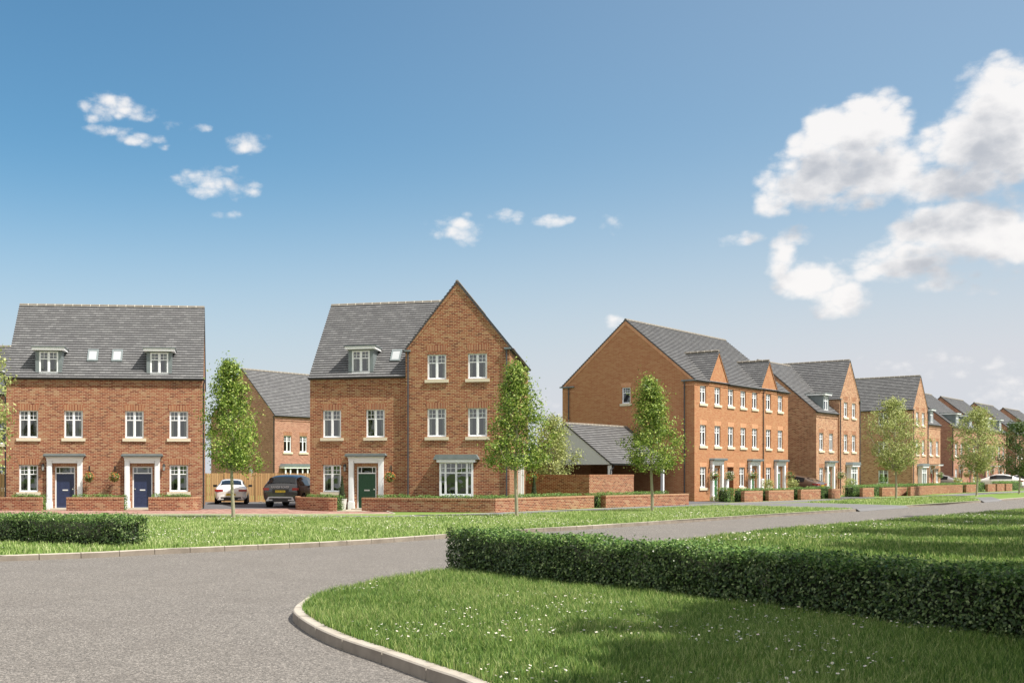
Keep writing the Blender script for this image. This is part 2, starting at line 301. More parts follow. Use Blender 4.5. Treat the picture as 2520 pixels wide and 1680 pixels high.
# ------------------------------------------------------------------ mesh helpers
COL = sc.collection
def uvmap(me):
    uv = me.uv_layers.new(name='UVMap')
    co = [v.co for v in me.vertices]
    for p in me.polygons:
        n = p.normal
        if abs(n.z) > .9: t = Vector((1, 0, 0)); b = Vector((0, 1, 0))
        else:
            t = Vector((-n.y, n.x, 0)).normalized()
            if t.x < -1e-3 or (abs(t.x) <= 1e-3 and t.y < 0): t = -t
            b = Vector((0, 0, 1)) if abs(n.z) < .05 else n.cross(t)
        for li in p.loop_indices:
            c = co[me.loops[li].vertex_index]; uv.data[li].uv = (c.dot(t), c.dot(b))
class MB:
    def __init__(s, fr=None): s.v = []; s.f = []; s.mi = []; s.uv = {}; s.sm = []; s.fr = fr; s.cur = 0
    def P(s, p):
        if s.fr is None: return tuple(p)
        (ox, oy), (ax, ay) = s.fr; a, d, z = p
        return (ox + ax * a - ay * d, oy + ay * a + ax * d, z)      # d is measured into the wall
    def face(s, pts, uv=None, smooth=False):
        i = len(s.v); s.v += [s.P(p) for p in pts]; s.f.append(tuple(range(i, i + len(pts)))); s.mi.append(s.cur); s.sm.append(smooth)
        if uv: s.uv[len(s.f) - 1] = uv
    def box(s, x0, x1, y0, y1, z0, z1, open_=''):
        c = [(x0, y0, z0), (x1, y0, z0), (x1, y1, z0), (x0, y1, z0), (x0, y0, z1), (x1, y0, z1), (x1, y1, z1), (x0, y1, z1)]
        for k, q in (('b', (0, 3, 2, 1)), ('t', (4, 5, 6, 7)), ('f', (0, 1, 5, 4)), ('r', (1, 2, 6, 5)), ('k', (2, 3, 7, 6)), ('l', (3, 0, 4, 7))):
            if k not in open_: s.face([c[i] for i in q])
    def prism(s, poly, d0, d1):      # poly in (a, z); extruded along d
        s.face([(a, d0, z) for a, z in poly]); s.face([(a, d1, z) for a, z in reversed(poly)])
        for i in range(len(poly)):
            (a, z), (a2, z2) = poly[i], poly[(i + 1) % len(poly)]
            s.face([(a, d0, z), (a, d1, z), (a2, d1, z2), (a2, d0, z2)])
    def tube(s, pts, rads, n=8, cap=True, smooth=True):
        pts = [Vector(s.P(p)) for p in pts]; fr = s.fr; s.fr = None
        rings = []
        for i, p in enumerate(pts):
            d = (pts[min(i + 1, len(pts) - 1)] - pts[max(i - 1, 0)]).normalized()
            a = d.orthogonal().normalized() if i == 0 else (a - d * a.dot(d)).normalized()
            b = d.cross(a); r = rads[i] if hasattr(rads, '__len__') else rads
            rings.append([p + (a * math.cos(2 * math.pi * k / n) + b * math.sin(2 * math.pi * k / n)) * r for k in range(n)])
        for i in range(len(rings) - 1):
            for k in range(n):
                s.face([rings[i][k], rings[i][(k + 1) % n], rings[i + 1][(k + 1) % n], rings[i + 1][k]], smooth=smooth)
        if cap: s.face(rings[0][::-1]); s.face(rings[-1])
        s.fr = fr
    def lathe(s, prof, n=16, c=(0, 0, 0)):
        for (r0, z0), (r1, z1) in zip(prof, prof[1:]):
            for k in range(n):
                a, b2 = 2 * math.pi * k / n, 2 * math.pi * (k + 1) / n
                s.face([(c[0] + r0 * math.cos(a), c[1] + r0 * math.sin(a), c[2] + z0), (c[0] + r0 * math.cos(b2), c[1] + r0 * math.sin(b2), c[2] + z0),
                        (c[0] + r1 * math.cos(b2), c[1] + r1 * math.sin(b2), c[2] + z1), (c[0] + r1 * math.cos(a), c[1] + r1 * math.sin(a), c[2] + z1)], smooth=True)
    def slope(s, p0, U, Wd, S, L, c=.185, th=.046):   # stepped courses of tiles, real laps
        p0, U, S = Vector(p0), Vector(U).normalized(), Vector(S).normalized(); n = U.cross(S)
        if n.z < 0: n = -n
        k = max(1, round(L / c)); c = L / k; fr, s.fr = s.fr, None
        for i in range(k):
            a = p0 + S * (i * c); b = p0 + S * ((i + 1) * c + .004)
            v0 = i * .185 + .001; v1 = v0 + .183
            A, B, C_, D = a + n * th, a + U * Wd + n * th, b + U * Wd + n * .002, b + n * .002
            s.face([A, B, C_, D], uv=[(0, v0), (Wd, v0), (Wd, v1), (0, v1)])
            q = p0 + S * (i * c + .006)
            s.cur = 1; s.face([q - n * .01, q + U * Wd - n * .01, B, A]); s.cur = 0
            s.face([A, D, D - n * .05, a - n * .05], uv=[(0, v0)] * 4); s.face([B, C_, C_ - n * .05, a + U * Wd - n * .05], uv=[(0, v0)] * 4)
        q = p0 - n * .045
        s.face([q, q + U * Wd, q + U * Wd + S * L, q + S * L], uv=[(0, .03)] * 4)
        s.fr = fr
    def mesh(s, name, mats):
        if mats == 'tile': mats = ['tile', 'tile_lap_shade']
        me = bpy.data.meshes.new(name); me.from_pydata([tuple(v) for v in s.v], [], s.f)
        for m in (mats if isinstance(mats, (list, tuple)) else [mats]): me.materials.append(M[m] if isinstance(m, str) else m)
        me.polygons.foreach_set('material_index', s.mi); me.polygons.foreach_set('use_smooth', s.sm); me.update(); uvmap(me)
        if s.uv:
            d = me.uv_layers[0].data
            for fi, u in s.uv.items():
                for k, li in enumerate(me.polygons[fi].loop_indices): d[li].uv = u[k]
        return me
    def build(s, name, mats, parent=None, loc=(0, 0, 0), rz=0): return link(name, s.mesh(name, mats), parent, loc, rz)
def link(name, data, parent=None, loc=(0, 0, 0), rz=0):
    o = bpy.data.objects.new(name, data); COL.objects.link(o); o.location = loc; o.rotation_euler = (0, 0, rz)
    if parent: o.parent = parent
    return o
def tag(o, label, cat, group=None, kind=None):
    if label: o['label'] = label
    if cat: o['category'] = cat
    if group: o['group'] = group
    if kind: o['kind'] = kind
    return o
def empty(name, loc, rz, label, cat, group=None): return tag(link(name, None, None, loc, rz), label, cat, group)
def struct(name, mb, m): o = mb.build(name, m); o['kind'] = 'structure'; return o
def gp(x, y, z=0.0): Y = (EYE - z) * F_PX / (y - HY); return ((x - CX) / F_PX * Y, Y)   # ground point seen at a photo position
def np_mesh(name, V, Fc, mats, mi=None):
    me = bpy.data.meshes.new(name); k = Fc.shape[1]; m_ = len(Fc)
    me.vertices.add(len(V)); me.vertices.foreach_set('co', V.astype(np.float32).ravel())
    me.loops.add(m_ * k); me.loops.foreach_set('vertex_index', Fc.astype(np.int32).ravel())
    me.polygons.add(m_); me.polygons.foreach_set('loop_start', np.arange(0, m_ * k, k, dtype=np.int32))
    for m in mats: me.materials.append(M[m])
    if mi is not None: me.polygons.foreach_set('material_index', mi.astype(np.int32))
    me.update(calc_edges=True); return me
def rot2(v, a): return (v[0] * math.cos(a) - v[1] * math.sin(a), v[0] * math.sin(a) + v[1] * math.cos(a))

def vnoise(x, y, s, seed):
    rng = np.random.default_rng(seed); g = rng.uniform(0, 1, (64, 64)); x, y = x / s, y / s; i, j = np.floor(x).astype(int), np.floor(y).astype(int); u, v = x - i, y - j
    u, v = u * u * (3 - 2 * u), v * v * (3 - 2 * v); G = lambda a, b_: g[a % 64, b_ % 64]
    return (G(i, j) * (1 - u) + G(i + 1, j) * u) * (1 - v) + (G(i, j + 1) * (1 - u) + G(i + 1, j + 1) * u) * v
# ------------------------------------------------------------------ foliage
def leaf_cloud(P, N, size, rng, fold=.25, jit=.55):
    """P points (n,3), N preferred normals (n,3) -> diamond leaves"""
    n = len(P); N = N + rng.normal(0, jit, (n, 3)); N /= np.linalg.norm(N, axis=1, keepdims=True) + 1e-9
    a = rng.normal(0, 1, (n, 3)); a -= N * np.sum(a * N, 1, keepdims=True); a /= np.linalg.norm(a, axis=1, keepdims=True) + 1e-9
    b = np.cross(N, a); s = size * rng.uniform(.65, 1.3, (n, 1))
    V = np.stack([P - a * s * .5, P + b * s * .3 + N * s * fold * .5, P + a * s * .5, P - b * s * .3 + N * s * fold * .5], 1).reshape(-1, 3)
    return V, np.arange(4 * n).reshape(n, 4)
def join(parts):   # [(V, F, mat index)]
    V = []; Fs = []; mi = []; o = 0
    for v, f, m in parts: V.append(v); Fs.append(f + o); mi.append(np.full(len(f), m)); o += len(v)
    return np.concatenate(V), np.concatenate(Fs), np.concatenate(mi)
def box_np(c8): return np.array(c8, float), np.array([(0, 3, 2, 1), (4, 5, 6, 7), (0, 1, 5, 4), (1, 2, 6, 5), (2, 3, 7, 6), (3, 0, 4, 7)])
def hedge(name, pts, wid, hgt, label, group, leaf=.05, dens=900, m='leaf_hedge', seed=0, rough=.05, cat='hedge', end=True):
    """clipped hedge along a ground polyline (front face line); body lies to the left-hand (inner) side"""
    rng = np.random.default_rng(seed); parts = []
    pts = [np.array(p, float) for p in pts]
    for i in range(len(pts) - 1):
        p, q = pts[i], pts[i + 1]; L = np.linalg.norm(q - p); d = (q - p) / L; nr = np.array([-d[1], d[0]])
        def put(u, v, z, N):
            ph = np.sin(u * 2.1 + i) * .02 + np.sin(u * 5.3 + seed) * .02
            P = np.stack([p[0] + d[0] * u + nr[0] * v, p[1] + d[1] * u + nr[1] * v, z + ph * (N[2] > 0)], 1)
            cl = vnoise(u + 50, z * 1.3 + v + 30, .22, seed + 9) * .6 + vnoise(u + 50, z * .4 + v + 30, .55, seed + 3) * .4
            P -= np.array(N) * ((1 - cl) * rough * 2.0)[:, None]
            P += rng.normal(0, rough * .4, P.shape) + np.array(N) * (rng.uniform(-rough * 1.6, rough, (len(u), 1)))
            P[:, 2] = np.maximum(P[:, 2], .01)
            lit_top = 2 if N[2] > .9 else 0; c_ = rng.uniform(0, 1, len(P)) < .85  # most top leaves take the paler material, painting in a sunlit top
            for sel, mi_ in ((c_, lit_top), (~c_, 0)):
                if sel.any(): parts.append((*leaf_cloud(P[sel], np.tile(np.array(N, float), (int(sel.sum()), 1)), leaf, rng), mi_))
        U = lambda n: rng.uniform(0, L, n)
        n = int(L * hgt * dens); put(U(n), np.zeros(n), rng.uniform(0, hgt, n), (-nr[0], -nr[1], .35))
        n = int(L * wid * dens); put(U(n), rng.uniform(0, wid, n), np.full(n, hgt), (0, 0, 1))
        n = int(L * hgt * dens * .5); put(U(n), np.full(n, wid), rng.uniform(0, hgt, n), (nr[0], nr[1], .3))
        for uu, sg, on in ((0, -1, i == 0), (L, 1, i == len(pts) - 2)):
            if on and end:
                n = int(wid * hgt * dens); put(np.full(n, float(uu)), rng.uniform(0, wid, n), rng.uniform(0, hgt, n), (d[0] * sg, d[1] * sg, .3))
        e = min(.17, wid * .22); e2 = e if end else 0
        g = lambda u, v, z: (p[0] + d[0] * u + nr[0] * v, p[1] + d[1] * u + nr[1] * v, z)
        c = [g(e2, e, .0), g(L - e2, e, .0), g(L - e2, wid - e, .0), g(e2, wid - e, .0)]; zt = hgt - e
        c = c + [(a, b_, zt) for a, b_, _ in c]; parts.append((*box_np(c), 1))
    V, Fc, mi = join(parts); base = np.array([pts[0][0], pts[0][1], 0]); V = V - base
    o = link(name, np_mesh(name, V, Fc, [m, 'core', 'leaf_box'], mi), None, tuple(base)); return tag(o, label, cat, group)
def blob(rng, n, c, r, leaf, shell=.55):
    d = rng.normal(0, 1, (n, 3)); d /= np.linalg.norm(d, axis=1, keepdims=True); k = rng.uniform(shell, 1, (n, 1))
    k *= 1 + .12 * np.sin(d[:, :1] * 7 + c[0]) * np.sin(d[:, 1:2] * 6 + 1)
    return leaf_cloud(np.array(c) + d * k * np.array(r), d, leaf, rng)
def shrub(name, loc, r, label, m='leaf_box', leaf=.06, n=500, flowers=None, seed=1, group=None, cat='shrub'):
    rng = np.random.default_rng(seed); rt = empty(name, (*loc, 0) if len(loc) == 2 else loc, 0, label, cat, group)
    ps = []
    for k in range(4):
        c = (rng.uniform(-.35, .35) * r[0], rng.uniform(-.35, .35) * r[1], r[2] * rng.uniform(.45, .62))
        ps.append((*blob(rng, n // 4, c, (r[0] * .75, r[1] * .75, r[2] * .5), leaf), 0))
    V, Fc, mi = join(ps); V[:, 2] = np.maximum(V[:, 2], 0); link('foliage', np_mesh('foliage', V, Fc, [m], mi), rt)
    if flowers: 
        v, f = blob(rng, n // 6, (0, 0, r[2] * .55), (r[0] * .95, r[1] * .95, r[2] * .55), leaf * .9, .9); v[:, 2] = np.maximum(v[:, 2], 0)
        link('flowers', np_mesh('flowers', v, f, [flowers]), rt)
    return rt
def tree(loc, H, crown0, R0, label, seed, m='leaf_tree', nleaf=9000, leaf=.085, trunk_r=.075, shape='ovoid', bark='bark', group='young street trees', nb=62, cat='tree'):
    rng = np.random.default_rng(seed); rd = random.Random(seed)
    rt = empty('street_tree' if 'street' in (group or '') else 'garden_tree', (*loc, 0), 0, label, cat, group)
    tb = MB(); lean = (rd.uniform(-.1, .1), rd.uniform(-.1, .1))
    def ax(z): k = z / H; return Vector((lean[0] * k * k * 2 + .03 * math.sin(z * 1.7 + seed), lean[1] * k + .03 * math.cos(z * 1.3), z))
    zs = [0, .08, .5, 1.0, 1.6, 2.2, 3, 3.8, H * .75, H * .9]
    zs = sorted(set([z for z in zs if z <= H * .9]))
    tb.tube([ax(z) for z in zs], [trunk_r * (1.35 if z < .05 else 1 - .85 * (z / H)) for z in zs], 8)
    lb = MB(); tips = []
    def env(z):
        k = (z - crown0) / (H - crown0); k = min(max(k, 0), 1)
        if shape == 'ovoid': return R0 * min(1, .72 + 1.8 * k) * (1 - k ** 1.9) + .02
        return R0 * (math.sin(math.pi * k ** .8) ** .6)
    for i in range(nb):
        z1 = crown0 + (H - crown0) * ((i + .5) / nb) ** .9
        a = i * 2.4 + rd.uniform(-.3, .3); r = env(z1) * rd.choice((rd.uniform(.45, .8), rd.uniform(.8, 1.0), rd.uniform(.92, 1.12)))
        z0 = max(crown0 * .82, z1 - r * rd.uniform(.8, 1.3)); p0 = ax(z0); p2 = ax(z1) + Vector((math.cos(a) * r, math.sin(a) * r, 0))
        p1 = (p0 + p2) / 2 + Vector((math.cos(a) * r * .12, math.sin(a) * r * .12, -.08))
        lb.tube([p0, p1, p2], [trunk_r * .36, trunk_r * .2, .006], 4, cap=False); tips.append((p0, p1, p2, r))
    tips.append((ax(H * .8), ax(H * .9), ax(H), .2))
    tb.build('trunk', bark, rt); lb.build('limbs', bark, rt)
    # leaves grow in clumps of twigs along the outer part of each limb
    P = []; N = []; per = nleaf // (len(tips) * 5)
    for p0, p1, p2, r in tips:
        for c in range(5):
            k = rd.uniform(.3, 1.05); q = p0.lerp(p1, k * 2) if k < .5 else p1.lerp(p2, k * 2 - 1)
            q = np.array(q) + rng.normal(0, .06 + .07 * r, 3); sg = rng.uniform(.09, .19) * (.7 + .35 * R0)
            pp = q + rng.normal(0, 1, (int(per * rng.uniform(.5, 1.5)), 3)) * sg * np.array([1, 1, .8]); P.append(pp)
            nn = pp - np.array(ax(q[2])) ; nn = nn * .35 + rng.normal(0, .5, 3) + (pp - q) * 4; nn[:, 2] += .55; N.append(nn / (np.linalg.norm(nn, axis=1, keepdims=True) + .1))
    P = np.concatenate(P); N = np.concatenate(N); V, Fc = leaf_cloud(P, N, leaf, rng, jit=.32)
    link('crown', np_mesh('crown', V, Fc, [m]), rt); return rt

# ------------------------------------------------------------------ house parts (wall frame: a along, d inwards, z up)
CACHE = {}
def placed(name, key, fn, mats, parent, loc, rz=0):
    if key not in CACHE: b = MB(); fn(b); CACHE[key] = b.mesh(name, mats)
    return link(name, CACHE[key], parent, loc, rz)
def wframe(fr, a, z, d=0):
    (ox, oy), (ax, ay) = fr; return (ox + ax * a - ay * d, oy + ay * a + ax * d, z), math.atan2(ay, ax)
def add_window(house, fr, a0, a1, z0, z1, sol='soldier_red', style='two', sill=True, lintel=True, d=0.0, curtain=True):
    w, h = round(a1 - a0, 2), round(z1 - z0, 2); loc, rz = wframe(fr, a0, z0, d)
    def frame(b):
        f = .055; D0, D1 = .075, .13
        b.box(0, f, D0, D1, 0, h); b.box(w - f, w, D0, D1, 0, h); b.box(f, w - f, D0, D1, h - f, h); b.box(f, w - f, D0 - .002, D1, 0, f)
        b.box(-.0, w, .03, D0 - .004, -.012, .028)                                  # projecting white cill
        zt = h * (.66 if style != 'pane' else 2)
        n = {'two': 2, 'one': 1, 'three': 3, 'side': 1}.get(style, 1)
        for i in range(1, n): x = w * i / n; b.box(x - .038, x + .038, D0 - .004, D1, f, h - f)
        b.box(f, w - f, D0 + .003, D1 - .003, zt - .022, zt + .022)
        for i in range(n):
            x0, x1 = (f if i == 0 else w * i / n + .038), (w - f if i == n - 1 else w * (i + 1) / n - .038)
            s_ = .024                                                                 # sash edges
            for (q0, q1, r0, r1) in ((x0, x0 + s_, f, h - f), (x1 - s_, x1, f, h - f)): b.box(q0, q1, D0 + .008, D1 - .006, r0, r1)
            b.box(x0 + s_, x1 - s_, D0 + .008, D1 - .006, f, f + s_)
            nb_ = 2 if n > 1 or style == 'side' else 3
            for j in range(1, nb_): x = x0 + (x1 - x0) * j / nb_; b.box(x - .01, x + .01, D0 + .012, D1 - .02, zt, h - f)
            zm = (zt + h - f) / 2; b.box(x0, x1, D0 + .013, D1 - .021, zm - .009, zm + .009)
    o = placed('window', ('win', w, h, style), frame, 'white', house, loc, rz)
    placed('pane', ('pane', w, h), lambda b: b.face([(.03, .105, .03), (w - .03, .105, .03), (w - .03, .105, h - .03), (.03, .105, h - .03)]), 'glass', o, (0, 0, 0))
    if curtain:
        def cur(b):
            cw = w * .17
            for x0 in (.04, w - .04 - cw):
                k = 6
                for i in range(k):
                    u0, u1 = x0 + cw * i / k, x0 + cw * (i + 1) / k
                    b.face([(u0, .22 + .03 * (i % 2), 0), (u1, .22 + .03 * ((i + 1) % 2), 0), (u1, .22 + .03 * ((i + 1) % 2), h), (u0, .22 + .03 * (i % 2), h)])
        placed('curtains', ('cur', w, h), cur, 'curtain', o, (0, 0, 0))
    if sill: placed('sill', ('sill', w), lambda b: (b.box(-.12, w + .12, -.065, .028, -.155, -.014)), 'stone', o, (0, 0, 0))
    if lintel:
        placed('lintel', ('lin', w, sol), lambda b: b.prism([(-.02, h + .002), (w + .02, h + .002), (w + .10, h + .285), (-.10, h + .285)], -.006, .01) if False else
               (b.prism([(0, h + .001), (w, h + .001), (w + .09, h + .285), (-.09, h + .285)], -.007, .02)), sol, o, (0, 0, 0))
    return o
def add_door(house, fr, a0, a1, col, z1=2.06, grand=True, knob=1):
    """a0..a1 is the brick opening; classical white surround outside it"""
    w = a1 - a0; loc, rz = wframe(fr, a0, .07)
    def leaf(b):
        b.box(.06, w - .06, .13, .17, .0, z1 - .42)
        H_ = z1 - .42; cw = (w - .12)
        for (x0, x1) in ((.16, .46), (.54, .84)):
            for (q0, q1) in ((.10, .32), (.40, .78), (.83, .94)):
                X0, X1, Z0, Z1 = .06 + cw * x0, .06 + cw * x1, H_ * q0, H_ * q1
                b.box(X0, X1, .122, .1295, Z0, Z0 + .018); b.box(X0, X1, .122, .1295, Z1 - .018, Z1)
                b.box(X0, X0 + .018, .122, .1295, Z0 + .018, Z1 - .018); b.box(X1 - .018, X1, .122, .1295, Z0 + .018, Z1 - .018)
                b.box(X0 + .04, X1 - .04, .125, .1296, Z0 + .04, Z1 - .04)
    o = placed('door', ('door', round(w, 2), col, round(z1, 2)), leaf, col, house, loc, rz)
    def frm(b):
        b.box(0, .06, .10, .19, -.07, z1 - .07); b.box(w - .06, w, .10, .19, -.07, z1 - .07); b.box(.06, w - .06, .10, .19, z1 - .13, z1 - .07)
        b.box(.06, w - .06, .10, .19, z1 - .42, z1 - .37); b.box(.06, w - .06, .09, .19, -.07, -.002)
        for k in (.22, .78): b.box(w * k - .012, w * k + .012, .12, .16, z1 - .37, z1 - .13)
    placed('door_frame', ('dfr', round(w, 2), round(z1, 2)), frm, 'white', o, (0, 0, 0))
    placed('fanlight', ('fan', round(w, 2)), lambda b: b.face([(.06, .15, z1 - .37), (w - .06, .15, z1 - .37), (w - .06, .15, z1 - .13), (.06, .15, z1 - .13)]), 'glass', o, (0, 0, 0))
    placed('letterbox', ('lb', round(w, 2)), lambda b: b.box(w / 2 - .13, w / 2 + .13, .112, .129, .82, .88), 'steel', o, (0, 0, 0))
    kx = w - .12 if knob > 0 else .12
    placed('handle', ('kn', round(kx, 2)), lambda b: b.tube([(kx, .129, .9), (kx, .08, .9)], [.03, .035], 8), 'chrome', o, (0, 0, 0))
    if grand:
        def sur(b):
            for x0, x1 in ((-.36, -.12), (w + .12, w + .36)):
                b.box(x0, x1, -.16, -.001, .0, 2.26); b.box(x0 - .03, x1 + .03, -.19, -.0015, -.07, .30)
                b.box(x0 + .05, x1 - .05, -.168, -.161, .42, 2.1)
            b.box(-.38, w + .38, -.165, -.0012, 2.262, 2.40); b.box(-.42, w + .42, -.2, -.0013, 2.402, 2.455); b.box(-.10, w + .10, -.13, -.0011, 2.15, 2.26)
        placed('door_surround', ('sur', round(w, 2)), sur, 'white', house, loc, rz)
        def can(b):
            b.box(-.50, w + .50, -.34, -.0014, 2.457, 2.50); b.prism([(-.53, 2.502), (w + .53, 2.502), (w + .47, 2.60), (-.47, 2.60)], -.36, -.0016)
        placed('canopy', ('can', round(w, 2)), can, 'lead', house, loc, rz)
    else:
        def can(b):
            b.box(-.35, w + .35, -.75, -.0014, 2.36, 2.45)
        placed('canopy', ('canp', round(w, 2)), can, 'white', house, loc, rz)
        def br(b):
            for x in (-.25, w + .25):
                b.box(x - .03, x + .03, -.06, -.002, 1.75, 2.355); b.tube([(x, -.05, 1.85), (x, -.28, 2.05), (x, -.6, 2.33)], .03, 4)
        placed('canopy_brackets', ('brk', round(w, 2)), br, 'white', house, loc, rz)
        placed('canopy_lead', ('canl', round(w, 2)), lambda b: b.box(-.37, w + .37, -.78, -.0012, 2.452, 2.50), 'lead', house, loc, rz)
    placed('doorstep', ('step', round(w, 2)), lambda b: b.box(-.15, w + .15, -.5, .1, -.068, -.012), 'slab', house, loc, rz)
    return o
def add_lantern(house, fr, a, z):
    loc, rz = wframe(fr, a, z)
    def f(b):
        b.box(-.03, .03, -.02, 0, .0, .22); b.tube([(0, -.02, .18), (0, -.12, .24), (0, -.14, .2)], .01, 5)
        b.lathe([(.02, .2), (.085, .12), (.088, .1)], 6, (0, -.14, 0)); b.lathe([(.05, -.13), (.055, -.11), (.0, -.14)], 6, (0, -.14, 0))
        for k in range(4): x, y = .07 * math.cos(k * 1.57 + .78), .07 * math.sin(k * 1.57 + .78); b.tube([(x * .7, y * .7 - .14, -.11), (x, y - .14, .1)], .006, 4)
    o = placed('wall_lantern', 'lant', f, 'black', house, loc, rz)
    placed('lantern_glass', 'lantg', lambda b: b.lathe([(.0, -.11), (.045, -.11), (.068, .1), (.0, .1)], 6, (0, -.14, 0)), 'lamp_glass', o, (0, 0, 0))
def pipe(house, fr, a, z0, z1, m='grey_pipe', d=-.07):
    b = MB(fr); b.tube([(a, d, z0), (a, d, z1 - .25), (a, d - .04, z1 - .12), (a, d - .04, z1)], .036, 8)
    for z in (z0 + .6, (z0 + z1) / 2, z1 - .5): b.box(a - .05, a + .05, d - .045, -.001, z, z + .035)
    return b.build('downpipe', m, house)
def gutter(house, fr, a0, a1, z, m='black'):
    b = MB(fr); n = 6; r = .062
    pr = [(-.10 - r * math.cos(math.pi * k / n), z - r * math.sin(math.pi * k / n)) for k in range(n + 1)]
    for (d0, z0_), (d1, z1_) in zip(pr, pr[1:]): b.face([(a0, d0, z0_), (a1, d0, z0_), (a1, d1, z1_), (a0, d1, z1_)], smooth=True)
    b.box(a0, a1, -.175, -.165, z - .03, z + .015); b.box(a0 + .01, a1 - .01, -.035, -.002, z - .09, z + .02)
    for a in (a0, a1): b.face([(a, d, q) for d, q in pr])
    return b.build('gutter', m, house)
def wall_panel(b, fr, a0, a1, z0, z1, ops, d=0.0, dep=.14):
    b.fr = fr
    xs = sorted({a0, a1, *[round(v, 3) for o in ops for v in o[:2]]}); zs = sorted({z0, z1, *[round(v, 3) for o in ops for v in o[2:4]]})
    for i in range(len(xs) - 1):
        for j in range(len(zs) - 1):
            x, z = (xs[i] + xs[i + 1]) / 2, (zs[j] + zs[j + 1]) / 2
            if any(o[0] < x < o[1] and o[2] < z < o[3] for o in ops): continue
            b.face([(xs[i], d, zs[j]), (xs[i + 1], d, zs[j]), (xs[i + 1], d, zs[j + 1]), (xs[i], d, zs[j + 1])])
    for o in ops:
        x0, x1, q0, q1 = o[:4]; e = d + dep
        b.face([(x0, d, q0), (x0, d, q1), (x0, e, q1), (x0, e, q0)]); b.face([(x1, d, q0), (x1, e, q0), (x1, e, q1), (x1, d, q1)])
        b.face([(x0, d, q1), (x1, d, q1), (x1, e, q1), (x0, e, q1)]); b.face([(x0, d, q0), (x0, e, q0), (x1, e, q0), (x1, d, q0)])
def tri(b, fr, pts, d=0.0): b.fr = fr; b.face([(a, d, z) for a, z in pts])
def ridge(house, p0, p1, r=.10):
    p0, p1 = Vector(p0), Vector(p1); L = (p1 - p0).length; n = max(2, round(L / .45)); b = MB(); u = (p1 - p0) / n
    for i in range(n):
        q = p0 + u * i; b.cur = 0; b.tube([q + u * .03, q + u * .97], r, 8)
        if i: b.cur = 1; b.tube([q - u * .045, q + u * .045], r * .97, 8, cap=False)
    return b.build('ridge_tiles', ['ridge', 'mortar'], house)
def dormer(house, fr, a0, a1, z0, z1, back, sol=None, two=True, d0=.14):
    b = MB(fr); b.box(a0, a0 + .17, d0, back, z0 - .25, z1); b.box(a1 - .17, a1, d0, back, z0 - .25, z1)
    b.box(a0 + .17, a1 - .17, d0, back, z1 - .06, z1); b.box(a0 + .17, a1 - .17, d0 + .01, back, z0 - .3, z0 - .06)
    b.box(a0 + .17, a1 - .17, back - .05, back, z0, z1 - .06)
    o = b.build('dormer', 'lead', house)
    w = MB(fr); w.box(a0 - .14, a1 + .14, d0 - .2, back + .3, z1 + .002, z1 + .125); w.build('dormer_fascia', 'white', o)
    w = MB(fr); w.box(a0 - .18, a1 + .18, d0 - .24, back + .4, z1 + .127, z1 + .175); w.build('dormer_roof', 'lead', o)
    wo = add_window(o, fr, a0 + .172, a1 - .172, z0, z1 - .062, sill=False, lintel=False, d=d0 - .06)
    wo.name = 'dormer_window'
    for c in list(wo.children):     # keep three levels only: fold panes up beside the frame
        c.parent = o; c.location = wo.location; c.rotation_euler = wo.rotation_euler
    return o
def rooflight(house, fr, a0, a1, eave_z, tan, s0, s1):
    """window lying in the roof slope; s measured inwards from the wall plane"""
    k = math.hypot(1, tan)
    def box(b, x0, x1, q0, q1, h0, h1):
        def pt(x, q, h): return (x, q - h * tan / k, eave_z + q * tan + h / k)
        c = [pt(x0, q0, h0), pt(x1, q0, h0), pt(x1, q1, h0), pt(x0, q1, h0), pt(x0, q0, h1), pt(x1, q0, h1), pt(x1, q1, h1), pt(x0, q1, h1)]
        for q in ((0, 3, 2, 1), (4, 5, 6, 7), (0, 1, 5, 4), (1, 2, 6, 5), (2, 3, 7, 6), (3, 0, 4, 7)): b.face([c[i] for i in q])
    b = MB(fr); f = .07
    box(b, a0, a0 + f, s0, s1, -.02, .10); box(b, a1 - f, a1, s0, s1, -.02, .10); box(b, a0 + f, a1 - f, s0, s0 + f, -.02, .098); box(b, a0 + f, a1 - f, s1 - f, s1, -.02, .098)
    o = b.build('rooflight', 'lead', house); b = MB(fr); box(b, a0 + f, a1 - f, s0 + f, s1 - f, .03, .075); b.build('rooflight_pane', 'door_glass', o)
def floors(b, w, dpt, zs, fr=((0, 0), (1, 0))):
    b.fr = None; b.cur = 1
    for z in zs: b.face([(.02, .3, z), (w - .02, .3, z), (w - .02, dpt - .02, z), (.02, dpt - .02, z)])
    for y in (3.2,): b.box(.02, w - .02, y, y + .1, .01, 5.0)
    b.cur = 0
def string_course(house, fr, a0, a1, z, m):
    b = MB(fr); b.box(a0, a1, -.035, -.002, z, z + .075); return b.build('string_course', m, house)
EAVE, RT = 6.39, 1.03

